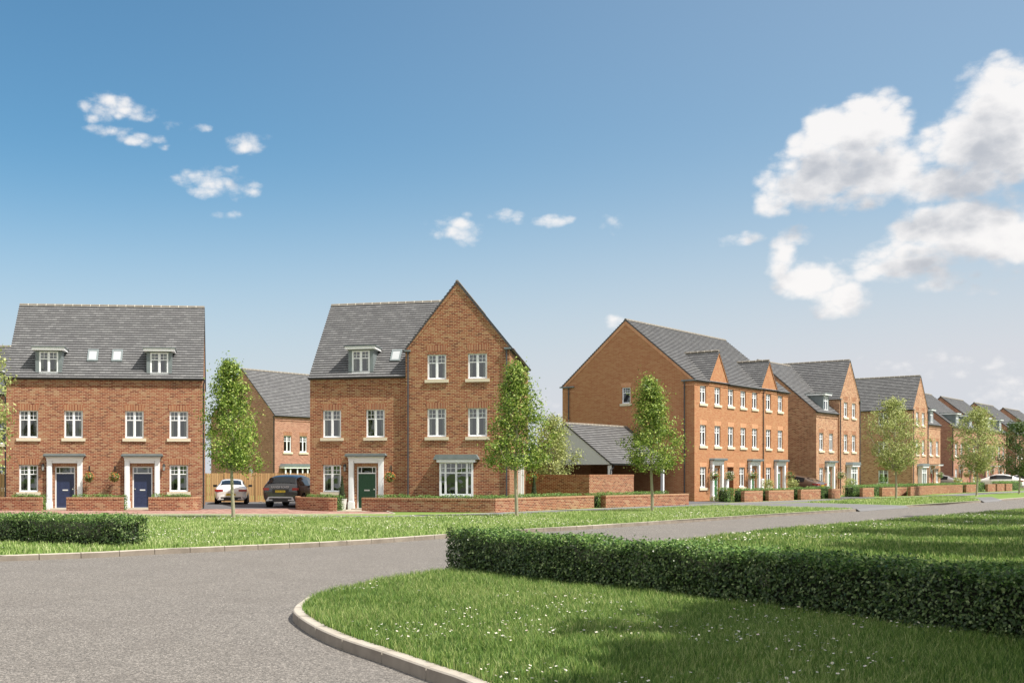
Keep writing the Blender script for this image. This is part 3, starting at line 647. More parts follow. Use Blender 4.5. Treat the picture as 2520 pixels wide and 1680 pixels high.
def semi(loc, rz, label, group=None, bm='brick_red', sol='soldier_red', dcol='blue', depth=7.6, rz_top=10.34, W_=9.35, grand=True, lant=True, left_ops=(), dorm=True, wf=None, rear=False):
    h = empty('semi_detached_house', loc, rz, label, 'house', group); FR = ((0, 0), (1, 0)); LF = ((0, depth), (0, -1)); RF = ((W_, 0), (0, 1)); BK = ((W_, depth), (-1, 0))
    hd = depth / 2; tan = (rz_top - EAVE) / hd
    wf = wf or [(.6, 1.5), (2.73, 3.62), (5.63, 6.52), (7.76, 8.66)]; wg = [(.6, 1.5), (7.76, 8.66)] if dorm else [(7.76, 8.66)]; dr = [(2.29, 3.25), (5.98, 6.94)]
    ops = [(a, b_, 3.43, 4.75) for a, b_ in wf] + [(a, b_, .83, 2.13) for a, b_ in wg] + [(a, b_, .0, 2.06) for a, b_ in dr]
    b = MB(); wall_panel(b, FR, 0, W_, 0, EAVE, ops); wall_panel(b, LF, 0, depth, 0, EAVE, list(left_ops)); wall_panel(b, RF, 0, depth, 0, EAVE, []); wall_panel(b, BK, 0, W_, 0, EAVE, [])
    tri(b, LF, [(0, EAVE), (depth, EAVE), (hd, rz_top - .06)]); tri(b, RF, [(0, EAVE), (depth, EAVE), (hd, rz_top - .06)])
    floors(b, W_, depth, (.01, 2.6, 5.2)); b.build('wall', [bm, 'inside'], h)
    b = MB(); L = math.hypot(hd + .12, tan * (hd + .12))
    b.slope((-.05, -.12, EAVE - .12 * tan + .02), (1, 0, 0), W_ + .1, (0, 1, tan), L); b.slope((-.05, depth + .12, EAVE - .12 * tan + .02), (1, 0, 0), W_ + .1, (0, -1, tan), L)
    b.build('roof', 'tile', h); ridge(h, (-.05, hd, rz_top + .0), (W_ + .05, hd, rz_top + .0))
    for a, b_ in wf: add_window(h, FR, a, b_, 3.43, 4.75, sol)
    for a, b_ in wg: add_window(h, FR, a, b_, .83, 2.13, sol)
    for i, (a, b_) in enumerate(dr if dorm else dr[1:]): add_door(h, FR, a, b_, dcol, grand=grand, knob=1 if i == 0 else -1)
    if not dorm:       # wide glazed bay instead of the first door
        o = MB(FR); o.box(.55, 4.6, -.55, -.002, 2.12, 2.26); o.box(.75, 4.4, -.45, -.002, .05, .7)
        for x in (.75, 1.3, 2.1, 2.7, 3.3, 4.3): o.box(x, x + .12, -.45, -.38, .7, 2.12)
        o = o.build('bay_window', 'white', h); g = MB(FR); g.face([(.8, -.41, .7), (4.3, -.41, .7), (4.3, -.41, 2.12), (.8, -.41, 2.12)]); g.build('pane', 'glass', o)
        g = MB(FR); g.prism([(.5, 2.262), (4.65, 2.262), (4.5, 2.48), (.65, 2.48)], -.6, -.002); g.build('bay_roof', 'lead', o)
    if dorm:
        dormer(h, FR, 1.35, 2.60, 6.56, 7.66, 1.55); dormer(h, FR, 6.65, 7.87, 6.56, 7.66, 1.55)
        rooflight(h, FR, 3.72, 4.24, EAVE, tan, .75, 1.35); rooflight(h, FR, 4.9, 5.42, EAVE, tan, .75, 1.35)
    if rear: dormer(h, BK, W_ - 2.0, W_ - .75, 6.56, 7.66, 1.55)
    gutter(h, FR, -.08, W_ + .08, EAVE - .07); string_course(h, FR, 0, W_, 5.94, bm)
    pipe(h, RF, .05, 0, EAVE - .1, 'black', -.05); pipe(h, LF, depth - .05, 0, EAVE - .1, 'black', -.05)
    if lant: add_lantern(h, FR, 1.74, 1.98); add_lantern(h, FR, 7.5, 1.98)
    for (a, b_, z0, z1) in left_ops: add_window(h, LF, a, b_, z0, z1, sol)
    return h

def gabled(loc, rz, label, group=None, bm='brick_brown', sol='soldier_red', dcol='green', mirror=False, depth=11.3, wing_d=8.8, right_ops=(), left_ops=(), grand=True):
    """wing (0..4.7) with dormer + taller gable-fronted part (4.7..9.58)"""
    h = empty('gabled_house', loc, rz, label, 'house', group); W_ = 9.58; G = 4.70; PJ = .11; GE = 7.58; AP = 10.66; c = (G + W_) / 2
    mx = (lambda a, b_: (W_ - b_, W_ - a)) if mirror else (lambda a, b_: (a, b_)); X = (lambda x: W_ - x) if mirror else (lambda x: x)
    FR = ((0, 0), (1, 0)); RFX = ((W_, -PJ), (0, 1)) if not mirror else ((W_, 0), (0, 1)); LFX = ((0, wing_d), (0, -1)) if not mirror else ((0, depth), (0, -1))
    wz = EAVE; rt = 10.44; hd = wing_d / 2; tan = (rt - wz) / hd
    w1 = [(.64, 1.54), (2.77, 3.67)]; gx = [(5.74, 6.63), (7.65, 8.54)]; dr = (2.31, 3.27)
    ops = [(*mx(*w), 3.44, 4.77) for w in w1] + [(*mx(.64, 1.54), .83, 2.13)] + [(*mx(*dr), 0, 2.06)]
    b = MB(); wall_panel(b, FR, *mx(0, G), 0, wz, ops)
    bay = mx(6.41, 7.89); gops = [(*mx(*w), 3.44, 4.77) for w in gx] + [(*mx(*w), 6.13, 7.30) for w in gx] + [(*bay, .72, 2.22)]
    wall_panel(b, FR, *mx(G, W_), 0, GE, gops, d=-PJ); b.fr = FR
    tri(b, FR, [(X(G), GE), (X(W_), GE), (X(c), AP - .04)], d=-PJ)
    # side walls
    if mirror:
        wall_panel(b, ((0, depth), (0, -1)), 0, depth + PJ, 0, GE, list(left_ops)); wall_panel(b, ((W_, 0), (0, 1)), 0, wing_d, 0, wz, list(right_ops))
        tri(b, ((W_, 0), (0, 1)), [(0, wz), (wing_d, wz), (hd, rt - .05)]); wall_panel(b, ((W_ - G, -PJ), (0, 1)), 0, depth + PJ, 0, GE, [])
    else:
        wall_panel(b, ((W_, -PJ), (0, 1)), 0, depth + PJ, 0, GE, list(right_ops)); wall_panel(b, ((0, wing_d), (0, -1)), 0, wing_d, 0, wz, list(left_ops))
        tri(b, ((0, wing_d), (0, -1)), [(0, wz), (wing_d, wz), (hd, rt - .05)]); wall_panel(b, ((G, depth), (0, -1)), 0, depth + PJ, 0, GE, [])
    BK = ((W_, depth), (-1, 0)); g0, g1 = sorted((W_ - X(G), W_ - X(W_))); wall_panel(b, BK, g0, g1, 0, GE, []); tri(b, BK, [(g0, GE), (g1, GE), ((g0 + g1) / 2, AP - .04)])
    q0, q1 = mx(0, G); wall_panel(b, ((q1, wing_d), (-1, 0)), 0, G, 0, wz, [])
    floors(b, W_, wing_d, (.01, 2.6, 5.2)); b.build('wall', [bm, 'inside'], h)
    # roofs
    b = MB(); L = math.hypot(hd + .12, tan * (hd + .12)); x0, x1 = mx(-.05, c)
    xa, xb = mx(-.05, G); b.slope((xa, -.12, wz - .12 * tan + .02), (1, 0, 0), xb - xa, (0, 1, tan), L)
    xa, xb = mx(G, c); q0_ = .185 / math.hypot(1, tan) * 2; b.slope((xa, q0_ - .12, wz + (q0_ - .12) * tan + .02), (1, 0, 0), xb - xa, (0, 1, tan), L - .37)
    b.slope((x0, wing_d + .12, wz - .12 * tan + .02), (1, 0, 0), x1 - x0, (0, -1, tan), L)
    b.build('roof', 'tile', h); r0, r1 = mx(-.05, c - .6); ridge(h, (r0, hd, rt + .0), (r1, hd, rt + .0))
    b = MB(); gh = W_ - c; gt = (AP - GE) / gh; L = math.hypot(gh + .12, gt * (gh + .12))
    for sx in (-1, 1): b.slope((X(c) + sx * (gh + .12), -PJ - .05, GE - .12 * gt + .03), (0, 1, 0), depth + PJ + .1, (-sx, 0, gt), L)
    o = b.build('gable_roof', 'tile', h); ridge(h, (X(c), -PJ + .0, AP + .02), (X(c), depth + .03, AP + .02), .085)
    # brick verge under the tiles
    b = MB(FR)
    for s_ in (-1, 1):
        e = [(X(c) + s_ * (gh + .02), GE - .02), (X(c), AP - .03), (X(c), AP - .30), (X(c) + s_ * (gh - .16), GE - .02)]
        b.prism(e if s_ < 0 else e[::-1], -PJ - .022, -PJ - .001)
    b.build('verge_course', bm, h)
    for w in w1: add_window(h, FR, *mx(*w), 3.44, 4.77, sol)
    add_window(h, FR, *mx(.64, 1.54), .83, 2.13, sol)
    for w in gx: add_window(h, FR, *mx(*w), 3.44, 4.77, sol, d=-PJ); add_window(h, FR, *mx(*w), 6.13, 7.30, sol, d=-PJ)
    add_door(h, FR, *mx(*dr), dcol, grand=grand, knob=1)
    # shallow bay
    a0, a1 = bay; o = MB(FR); z0, z1 = .72, 2.24; D = -PJ - .34
    o.box(a0 - .03, a1 + .03, D - .03, -PJ - .001, z0 - .07, z0 - .002); o.box(a0, a0 + .05, D, -PJ - .001, z0, z1); o.box(a1 - .05, a1, D, -PJ - .001, z0, z1); o.box(a0 - .16, a1 + .16, D - .16, -PJ - .001, z1 + .002, z1 + .13)
    o.box(a0 + .02, a1 - .02, D + .03, -PJ - .001, .0, z0 - .072)
    bo = o.build('bay_window', 'white', h)
    n = 4; xs = [a0, a0 + .24, (a0 + a1) / 2, a1 - .24, a1]; f = MB(FR)
    for x in xs: f.box(x - .045, x + .045, D - .012, D + .05, z0, z1)
    for z in (z0, z0 + (z1 - z0) * .66, z1 - .05): f.box(a0, a1, D - .007, D + .045, z, z + .06)
    for i in range(4):
        x = (xs[i] + xs[i + 1]) / 2; f.box(x - .01, x + .01, D, D + .03, z0 + 1.0, z1)
    f.box(a0, a1, D + .001, D + .03, z0 + 1.24, z0 + 1.26); f.build('bay_frame', 'white', bo)
    g = MB(FR); g.face([(a0 + .03, D + .035, z0), (a1 - .03, D + .035, z0), (a1 - .03, D + .035, z1), (a0 + .03, D + .035, z1)]); g.build('pane', 'glass', bo)
    g = MB(FR); g.prism([(a0 - .33, z1 + .132), (a1 + .33, z1 + .132), (a1 + .20, z1 + .36), (a0 - .20, z1 + .36)], D - .2, -PJ - .001); g.build('bay_roof', 'lead', bo)
    d0, d1 = mx(1.87, 3.09); dormer(h, FR, d0, d1, 6.54, 7.66, 1.55); v0, v1 = mx(3.78, 4.28); rooflight(h, FR, v0, v1, wz, tan, .75, 1.4)
    g0, g1 = mx(-.08, G - .01); gutter(h, FR, g0, g1, wz - .07); string_course(h, FR, *mx(0, G), 5.94, bm)
    outer = ((W_, -PJ), (0, 1)) if not mirror else ((0, depth), (0, -1))
    gutter(h, outer, 0, depth + PJ, GE - .09); inner_fr = ((G, depth), (0, -1)) if not mirror else ((W_ - G, -PJ), (0, 1))
    for a in ((G - .05, G + .25), (W_ - .25, W_ + .06)):
        b = MB(FR); q = mx(*a); b.box(q[0], q[1], -PJ - .13, -PJ - .002, GE - .12, GE - .05); b.build('gutter_return', 'lead', h)
    for a in (G + .13, W_ - .14): p_ = MB(FR); q = X(a); p_.tube([(q, -PJ - .06, 0), (q, -PJ - .06, GE - .3), (q, -PJ - .09, GE - .1)], .038, 8); p_.build('downpipe', 'grey_pipe', h)
    lx = X(1.75); add_lantern(h, FR, lx, 1.95)
    RW = ((W_, -PJ), (0, 1)) if not mirror else ((W_, 0), (0, 1))
    for (a, b_, z0, z1) in right_ops:
        if z0 > .1: add_window(h, RW, a, b_, z0, z1, sol)
    LW = ((0, wing_d), (0, -1)) if not mirror else ((0, depth), (0, -1))
    for (a, b_, z0, z1) in left_ops: add_window(h, LW, a, b_, z0, z1, sol)
    return h

# ------------------------------------------------------------------ site frames
YA, YB = 54.2, 54.6
OA = ((15.3 - CX) / F_PX * YA, YA); OB = ((763 - CX) / F_PX * YB, YB); OC = ((1709 - CX) / F_PX * 69, 69.0)
AA, AB, AC = R(5.44), R(-14.0), R(47.7)
def site(o, ang, t, v): d = rot2((t, v), ang); return (o[0] + d[0], o[1] + d[1])
def cs(t, v): return site(OC, AC, t, v)

semi((*OA, 0), AA, 'red brick semi-detached pair with two navy doors and two dormers', dcol='blue', depth=7.6)
hb = gabled((*OB, 0), AB, 'brown brick gabled house with one dark green door, beside the dark SUV', dcol='green',
            right_ops=[(2.2, 3.1, 6.13, 7.2), (7.9, 8.8, 6.13, 7.2), (2.2, 3.1, 3.44, 4.77), (7.9, 8.8, 3.44, 4.77), (5.0, 5.96, 0, 2.06)])
add_door(hb, ((9.58, -.11), (0, 1)), 5.0, 5.96, 'green')

# terrace of three
def terrace():
    h = empty('brick_terrace', (*OC, 0), AC, 'orange brick three-storey terrace of three homes with two small front gables', 'house')
    W_, D = 15.22, 9.2; FR = ((0, 0), (1, 0)); LF = ((0, D), (0, -1)); RF = ((W_, 0), (0, 1)); BK = ((W_, D), (-1, 0)); E_, T = 7.5, 11.5; tan = (T - E_) / (D / 2)
    xs = [.79, 2.91, 4.95, 6.92, 8.84, 11.21, 13.33]; w = .88
    ops = [(x, x + w, 6.05, 7.14) for x in xs] + [(x, x + w, 3.43, 4.72) for x in xs] + [(x, x + w, .83, 2.13) for x in (.79, 6.74, 11.21)]
    drs = [2.62, 8.52, 13.08]; ops += [(x, x + .96, 0, 2.06) for x in drs]; alley = (4.85, 5.8)
    b = MB(); wall_panel(b, FR, 0, W_, 0, E_, ops + [(*alley, 0, 2.13)]); wall_panel(b, LF, 0, D, 0, E_, [(4.33, 4.93, 6.17, 7.2), (D - 7.85, D - 6.95, 3.44, 4.77)])
    wall_panel(b, RF, 0, D, 0, E_, []); wall_panel(b, BK, 0, W_, 0, E_, [])
    for f in (LF, RF): tri(b, f, [(0, E_), (D, E_), (D / 2, T - .06)])
    b.fr = None; b.cur = 2; b.box(alley[0] - .001, alley[1] + .001, .14, 6, 0.02, 2.12, 'f'); b.cur = 0
    floors(b, W_, D, (.01, 2.6, 5.2)); b.build('wall', ['brick_orange', 'inside', 'brick_orange'], h)
    b = MB(); L = math.hypot(D / 2 + .12, tan * (D / 2 + .12))
    b.slope((-.05, -.12, E_ - .12 * tan + .02), (1, 0, 0), W_ + .1, (0, 1, tan), L); b.slope((-.05, D + .12, E_ - .12 * tan + .02), (1, 0, 0), W_ + .1, (0, -1, tan), L)
    b.build('roof', 'tile', h); ridge(h, (-.05, D / 2, T), (W_ + .05, D / 2, T))
    for k, c in enumerate((3.44, 11.68)):
        g = MB(); hw = 1.4; gz, ga = 7.56, 9.36; tri(g, FR, [(c - hw, gz), (c + hw, gz), (c, ga)], d=-.03); g.fr = FR
        g.box(c - hw, c + hw, -.03, -.002, 7.2, gz - .0)
        for s_ in (-1, 1):
            e = [(c + s_ * (hw + .05), gz - .05), (c, ga + .06), (c, ga - .1), (c + s_ * (hw - .06), gz - .05)]
            g.prism(e if s_ < 0 else e[::-1], -.075, -.031)
        o = g.build('front_gable', 'brick_orange', h)
        r = MB(); t2 = (ga - gz) / hw
        for s_ in (-1, 1): r.slope((c + s_ * (hw + .1), -.08, gz - .1 * t2 + .05), (0, 1, 0), 2.6, (-s_, 0, t2), math.hypot(hw + .1, t2 * (hw + .1)))
        r.build('gable_roof', 'tile', o); ridge(o, (c, -.06, ga + .1), (c, 2.25, ga + .1), .085)
    for x in xs: add_window(h, FR, x, x + w, 6.05, 7.14, 'soldier_orange', lintel=x in (2.91, 11.21)); add_window(h, FR, x, x + w, 3.43, 4.72, 'soldier_orange')
    for x in (.79, 6.74, 11.21): add_window(h, FR, x, x + w, .83, 2.13, 'soldier_orange')
    for x in drs: add_door(h, FR, x, x + .96, 'green2')
    g = MB(FR); g.prism([(4.85, 2.131), (5.8, 2.131), (5.89, 2.41), (4.76, 2.41)], -.007, .02); g.build('passage_lintel', 'soldier_orange', h)
    add_window(h, LF, 4.33, 4.93, 6.17, 7.2, 'soldier_orange', style='one', curtain=False); add_window(h, LF, D - 7.85, D - 6.95, 3.44, 4.77, 'soldier_orange')
    for a0, a1 in ((-.1, 1.95), (4.93, 10.2), (13.15, W_ + .1)): gutter(h, FR, a0, a1, E_ - .07); string_course(h, FR, max(a0, 0), min(a1, W_), 7.16, 'brick_orange')
    for x0, x1 in ((-.15, .9), (D - .8, D + .15)): g = MB(LF); g.box(x0, x1, -.14, -.002, E_ - .12, E_ - .04); g.build('gutter_return', 'lead', h)
    for x0, x1 in ((0, .9), (D - .8, D)): g = MB(LF); g.box(x0, x1, -.02, -.002, 7.1, 7.17); g.build('string_course', 'soldier_orange', h)
    pipe(h, LF, .5, 2.6, E_ - .05); pipe(h, LF, D - .62, 0, E_ - .05); pipe(h, FR, 10.62, 0, E_ - .1, 'black')
    g = MB(LF)
    for pts in ([(0, E_ - .04), (D / 2, T - .05), (D / 2, T - .30), (.24, E_ - .04)], [(D, E_ - .04), (D - .24, E_ - .04), (D / 2, T - .30), (D / 2, T - .05)]): g.prism(pts, -.025, -.001)
    g.build('verge_course', 'soldier_orange', h)
    for x in (4.45, 10.25): g = MB(FR); g.box(x - .21, x + .21, -.18, -.001, .68, 1.36); g.build('meter_box', 'white', h)
    return h
terrace()
gabled((*cs(20.85, 0), 0), AC, 'buff brick gabled house with grey side dormer, right of the bronze car', bm='brick_buff', dcol='green2', depth=9.6)
gabled((*cs(44.95, 0), 0), AC, 'buff brick house with its tall gable at the left and a red door', bm='brick_buff', dcol='redd', mirror=True, depth=9.6, grand=False,
       left_ops=[(6.8, 7.65, 6.13, 7.3), (6.8, 7.65, 3.44, 4.77), (6.8, 7.65, .83, 2.13)])
GR = 'brick pairs with dormers at the far end of the street'
for t0, lb in ((59.3, 'pale red brick pair with dormers, nearest of the far row'), (72.44, 'pale red brick pair with dormers, second of the far row'),
               (87.1, 'pale red brick pair with dormers, third of the far row'), (102.0, 'pale red brick pair with dormers, farthest of the far row')):
    semi((*cs(t0, 0), 0), AC, lb, GR, bm='brick_far', dcol='redd', depth=8.9, rz_top=10.2, grand=False, lant=False)
semi(((676 - CX) / F_PX * 90, 90, 0), AC, 'red brick house with grey gable roof behind the timber fence and parked cars', bm='brick_far', depth=7.6, rz_top=10.24, grand=False, lant=False, dcol='blue', dorm=False, wf=[(1.03, 1.9), (2.87, 3.74), (5.6, 6.5), (7.7, 8.6)], rear=True, left_ops=[(4.6, 5.1, 1.3, 2.1)])
semi((-27.3, 65.5, 0), R(2), 'red brick house at the left edge, behind the pair with navy doors', bm='brick_far', depth=7.6, rz_top=9.5, lant=False, dcol='blue')

# carport
def carport():
    r = empty('carport', (*cs(-7.7, 1.5), 0), AC, 'open carport with white gable end and grey tiled roof against the orange terrace', 'carport')
    Ln, D, E_, T = 7.68, 5.9, 2.35, 4.65; tan = (T - E_) / (D / 2); b = MB(); L = math.hypot(D / 2 + .1, tan * (D / 2 + .1))
    b.slope((-.05, -.1, E_ - .1 * tan), (1, 0, 0), Ln, (0, 1, tan), L); b.slope((-.05, D + .1, E_ - .1 * tan), (1, 0, 0), Ln, (0, -1, tan), L); b.build('roof', 'tile', r)
    ridge(r, (-.04, D / 2, T), (Ln - .1, D / 2, T), .08)
    b = MB(((0, D), (0, -1))); b.prism([(0, E_ - .12), (D, E_ - .12), (D, E_ - .02), (D / 2, T - .08), (0, E_ - .02)], .0, .08); b.build('gable_panel', 'render_white', r)
    b = MB(); b.box(0, Ln - .05, -.02, .06, E_ - .16, E_ - .04); b.build('fascia', 'black', r)
    for x, y in ((.1, .05), (Ln - 1.0, .05), (.1, D - .2), (.1, D / 2 + .5)): b = MB(); b.box(x, x + .16, y, y + .16, 0, E_ - .16); b.build('post', 'white', r)
    b = MB(); b.box(.3, Ln - .03, D - .35, D - .22, 0, E_ - .1); b.box(.3, .42, D / 2 + .8, D - .36, 0, E_ - .1); b.build('back_wall', 'brick_orange', r)
    gutter(r, ((0, 0), (1, 0)), -.05, Ln - .1, E_ - .06)
    b = MB(); b.tube([(.25, -.1, E_ - .1), (.3, -.02, E_ - .3), (.12, .02, E_ - .42), (.12, .02, .1)], .032, 6); b.build('downpipe', 'black', r)
carport()

# ------------------------------------------------------------------ ground
def sheet(name, pts, z, m, kind='structure'):
    b = MB(); b.face([(x, y, z) for x, y in pts]); o = b.build(name, m); o['kind'] = kind; return o
sheet('ground', [(-900, -600), (1500, -600), (1500, 1500), (-900, 1500)], -.20, 'turf')
sheet('road', [(-60, -20), (40, -20), (60, 40), (160, 120), (150, 190), (-60, 60)], -.12, 'asphalt')
FAR = [(-40, 9.5), (-20, 18.1)] + [gp(*p) for p in ((0, 1366.4), (420, 1349), (839, 1330.7), (1110, 1313), (1300, 1301), (1539, 1287), (1800, 1270), (2107, 1251.6))]
K2 = [gp(2228, 1243), gp(2415, 1231)]; V2TIP = gp(1981, 1236)
PATH_C = [(-60, 46.5), (-30, 46.3), (-1.6, 45.7), (2.1, 44.9), (6.1, 47.2), (11.3, 52.4), (19.0, 60.2), (36.0, 77.0), cs(26, -6.8), cs(45, -6.2), cs(60, -7.0), cs(90, -7.5), cs(160, -8)]
def offset(pl, d):
    out = []
    for i, p in enumerate(pl):
        a = Vector(pl[max(i - 1, 0)]); c = Vector(pl[min(i + 1, len(pl) - 1)]); u = (c - a).normalized(); out.append((p[0] - u.y * d, p[1] + u.x * d))
    return out
def strip(name, pl, d0, d1, z, m, kind='structure'):
    a, c = offset(pl, d0), offset(pl, d1); b = MB()
    for i in range(len(pl) - 1): b.face([(*a[i], z), (*a[i + 1], z), (*c[i + 1], z), (*c[i], z)])
    o = b.build(name, m); o['kind'] = kind; return o
# one raised sheet under verges, path and plots; the road side edge is the kerb line
def land():
    b = MB(); edge = FAR + [gp(1981, 1236.5)] + [gp(2228, 1243), gp(2415, 1231), gp(2436, 1227), gp(2460, 1227)] + [cs(40, -12.6), cs(160, -13)]
    far = [(p[0] - 0.0, p[1]) for p in PATH_C]
    pts = edge + [cs(400, -8), (300, 900), (-500, 900), (-500, 60), (-60, 20)]
    b.face([(x, y, 0) for x, y in pts]); me = b.mesh('lawn', 'turf'); o = link('lawn', me); o['kind'] = 'structure'
land()
b = MB()   # tarmac aprons where the drives meet the road
a0, a1, a2, a3 = FAR[-1], gp(1981, 1236), gp(2228, 1243), gp(2107, 1251.6)
b.face([(*a0, .002), (*gp(2228, 1243), .002), (*gp(1981, 1236), .004), (*gp(1750, 1243.5), .004)])
b.face([(*a0, .002), (a0[0] + .15, a0[1] - .12, -.115), (a2[0] + .15, a2[1] - .12, -.115), (*a2, .002)])
p, q, r_, s_ = gp(2415, 1231), gp(2460, 1227.3), gp(2440, 1222), gp(2380, 1224)
b.face([(*p, .003), (*q, .003), (*r_, .003), (*s_, .003)]); b.face([(*p, .003), (p[0] + .15, p[1] - .12, -.115), (q[0] + .15, q[1] - .12, -.115), (*q, .003)])
struct('apron', b, 'path')
strip('footpath', PATH_C, -.95, .95, .006, 'path')
strip('path_edging', PATH_C, .95, 1.05, .012, 'paver_edge'); strip('path_edging', PATH_C, -1.02, -.95, .010, 'paver_edge')
pv = [(-60, 47.9), (-1.6, 47.7), (2.6, 48.2), gp(950, 1258.5), gp(890, 1256.5), (-1.5, 55.4), (-2.4, 56.6), (-6.2, 56.2), (-8, 54.6), (-16, 53.4), (-60, 53)]
sheet('block_paving', pv, .008, 'paving')
b = MB(); pe = pv[:4]; a_, c_ = offset(pe, -.08), offset(pe, 0)
for i in range(3): b.face([(*a_[i], .03), (*a_[i + 1], .03), (*c_[i + 1], .03), (*c_[i], .03)]); b.face([(*a_[i], 0), (*a_[i + 1], 0), (*a_[i + 1], .03), (*a_[i], .03)])
struct('paving_edging', b, 'paver_edge')
sheet('driveway', [(-6.35, 54.3), (-1.35, 55.45), (1.8, 68.2), (-8.3, 68.0)], .012, 'tarmac')
b = MB(); b.box(-6.3, -1.4, 0, 0, 0, 0) if False else None
for pl in ([(-6.4, 54.6), (-8.0, 67.4)], [(-3.35, 63.5), (-4.4, 67.3)]):
    (x0, y0), (x1, y1) = pl; n = Vector((y1 - y0, x0 - x1)).normalized() * .05; b.face([(x0, y0, .05), (x0 + n.x, y0 + n.y, .05), (x1 + n.x, y1 + n.y, .05), (x1, y1, .05)])
    b.face([(x0, y0, 0), (x1, y1, 0), (x1, y1, .05), (x0, y0, .05)]); b.face([(x0 + n.x, y0 + n.y, 0), (x1 + n.x, y1 + n.y, 0), (x1 + n.x, y1 + n.y, .05), (x0 + n.x, y0 + n.y, .05)])
struct('driveway_edging', b, 'paver_edge')
sheet('carport_drive', [cs(-12, 6), cs(-10, -2.6), cs(-.5, -2.6), cs(-.1, 1), cs(-.1, 7)], .014, 'tarmac')
for t0 in (15.3, 54.6, 69.0, 82.0): sheet('driveway', [cs(t0 + .2, 9), cs(t0 + .2, -4.6), cs(t0 + 4.4 if t0 != 69 else t0 + 3.2, -4.6), cs(t0 + 4.4 if t0 != 69 else t0 + 3.2, 9)], .016, 'tarmac')
sheet('planting_bed', [cs(0, -.02), cs(0, -2.7), cs(15.2, -2.7), cs(15.2, -.02)], .010, 'soil')
sheet('planting_bed', [site(OA, AA, -2, -.02), site(OA, AA, -2, -1.3), site(OA, AA, 9.3, -1.3), site(OA, AA, 9.3, -.02)], .013, 'soil')
for dd, (o_, an) in zip((2.29, 5.98), ((OA, AA), (OA, AA))): sheet('doorway_path', [site(o_, an, dd - .25, -.02), site(o_, an, dd - .25, -1.6), site(o_, an, dd + 1.2, -1.6), site(o_, an, dd + 1.2, -.02)], .017, 'slab')
sheet('doorway_path', [site(OB, AB, 2.0, -.02), site(OB, AB, 1.9, -3.0), site(OB, AB, 3.35, -3.0), site(OB, AB, 3.5, -.02)], .017, 'slab')
sheet('planting_bed', [site(OB, AB, 3.6, -.13), site(OB, AB, 3.6, -3.3), (7.1, 49.9), (12.8, 56.6), site(OB, AB, 9.7, 2)], .011, 'soil')

def kerb(name, pl, side, seg=.92, wid=.125, jn=.02, gap=True, h0=-.16, h1=.0):
    """kerb stones along a polyline; side=+1 puts the stones to the left of the line"""
    P = [Vector(p) for p in pl]; cum = [0]
    for a, c in zip(P, P[1:]): cum.append(cum[-1] + (c - a).length)
    def at(s):
        s = min(max(s, 0), cum[-1] - 1e-6); i = max(k for k in range(len(P) - 1) if cum[k] <= s); k = (s - cum[i]) / (cum[i + 1] - cum[i]); return P[i].lerp(P[i + 1], k)
    def nrm(s): d = (at(s + .25) - at(s - .25)).normalized(); return Vector((-d.y, d.x)) * side
    b = MB(); s = 0; bev = .014
    while s < cum[-1] - .05:
        e = min(s + seg - jn, cum[-1]); k = 4
        for j in range(k):
            u0, u1 = s + (e - s) * j / k, s + (e - s) * (j + 1) / k; p0, p1, n0, n1 = at(u0), at(u1), nrm(u0), nrm(u1)
            prof = [(0, h0), (0.006, h1 - bev), (.006 + bev, h1), (wid, h1), (wid, h0)]
            r0 = [(p0.x + n0.x * d, p0.y + n0.y * d, z) for d, z in prof]; r1 = [(p1.x + n1.x * d, p1.y + n1.y * d, z) for d, z in prof]
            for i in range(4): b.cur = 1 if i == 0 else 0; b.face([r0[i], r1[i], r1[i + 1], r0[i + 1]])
            if j == 0: b.face(r0)
            if j == k - 1: b.face(r1)
        s += seg
    o = b.build(name, ['kerb', 'kerb_face_shade']); o['kind'] = 'structure'; return o
# smooth the near kerb with a Catmull-Rom curve
def smooth(pl, n=8):
    out = []
    for i in range(len(pl) - 1):
        p0, p1, p2, p3 = [Vector(pl[min(max(k, 0), len(pl) - 1)]) for k in (i - 1, i, i + 1, i + 2)]
        for j in range(n):
            t = j / n; out.append(tuple(.5 * ((2 * p1) + (p2 - p0) * t + (2 * p0 - 5 * p1 + 4 * p2 - p3) * t * t + (3 * p1 - p0 - 3 * p2 + p3) * t ** 3)))
    return out + [tuple(pl[-1])]
FARS = smooth(FAR, 5)
NEAR = smooth([(3.2, 2.0), (2.5, 4.6), (1.75, 7.2), gp(1160, 1680), gp(1053, 1642), gp(935, 1601), gp(832, 1567), gp(764, 1536), gp(724, 1508), gp(722, 1494), gp(738, 1480), gp(772, 1463), gp(893, 1435),
               gp(1032, 1411), gp(1107, 1401), (3.5, 22.6), (6.0, 25.8), gp(1660, 1332), gp(1868, 1306), gp(2150, 1282), gp(2520, 1251.6), (62, 83.5), (120, 142)], 6)
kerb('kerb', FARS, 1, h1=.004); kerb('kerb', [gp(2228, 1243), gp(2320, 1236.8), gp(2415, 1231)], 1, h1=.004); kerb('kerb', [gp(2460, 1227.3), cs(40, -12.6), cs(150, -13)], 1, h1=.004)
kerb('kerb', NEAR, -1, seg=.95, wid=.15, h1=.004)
INN = offset(NEAR, -.15)
b = MB(); b.face([(x, y, -.012) for x, y in INN] + [(500, 300), (500, -200), (3.4, -200)][:0] + [(160, 100, -.012), (160, -30, -.012), (3.2, -30, -.012)]); struct('near_lawn', b, 'turf_dark')

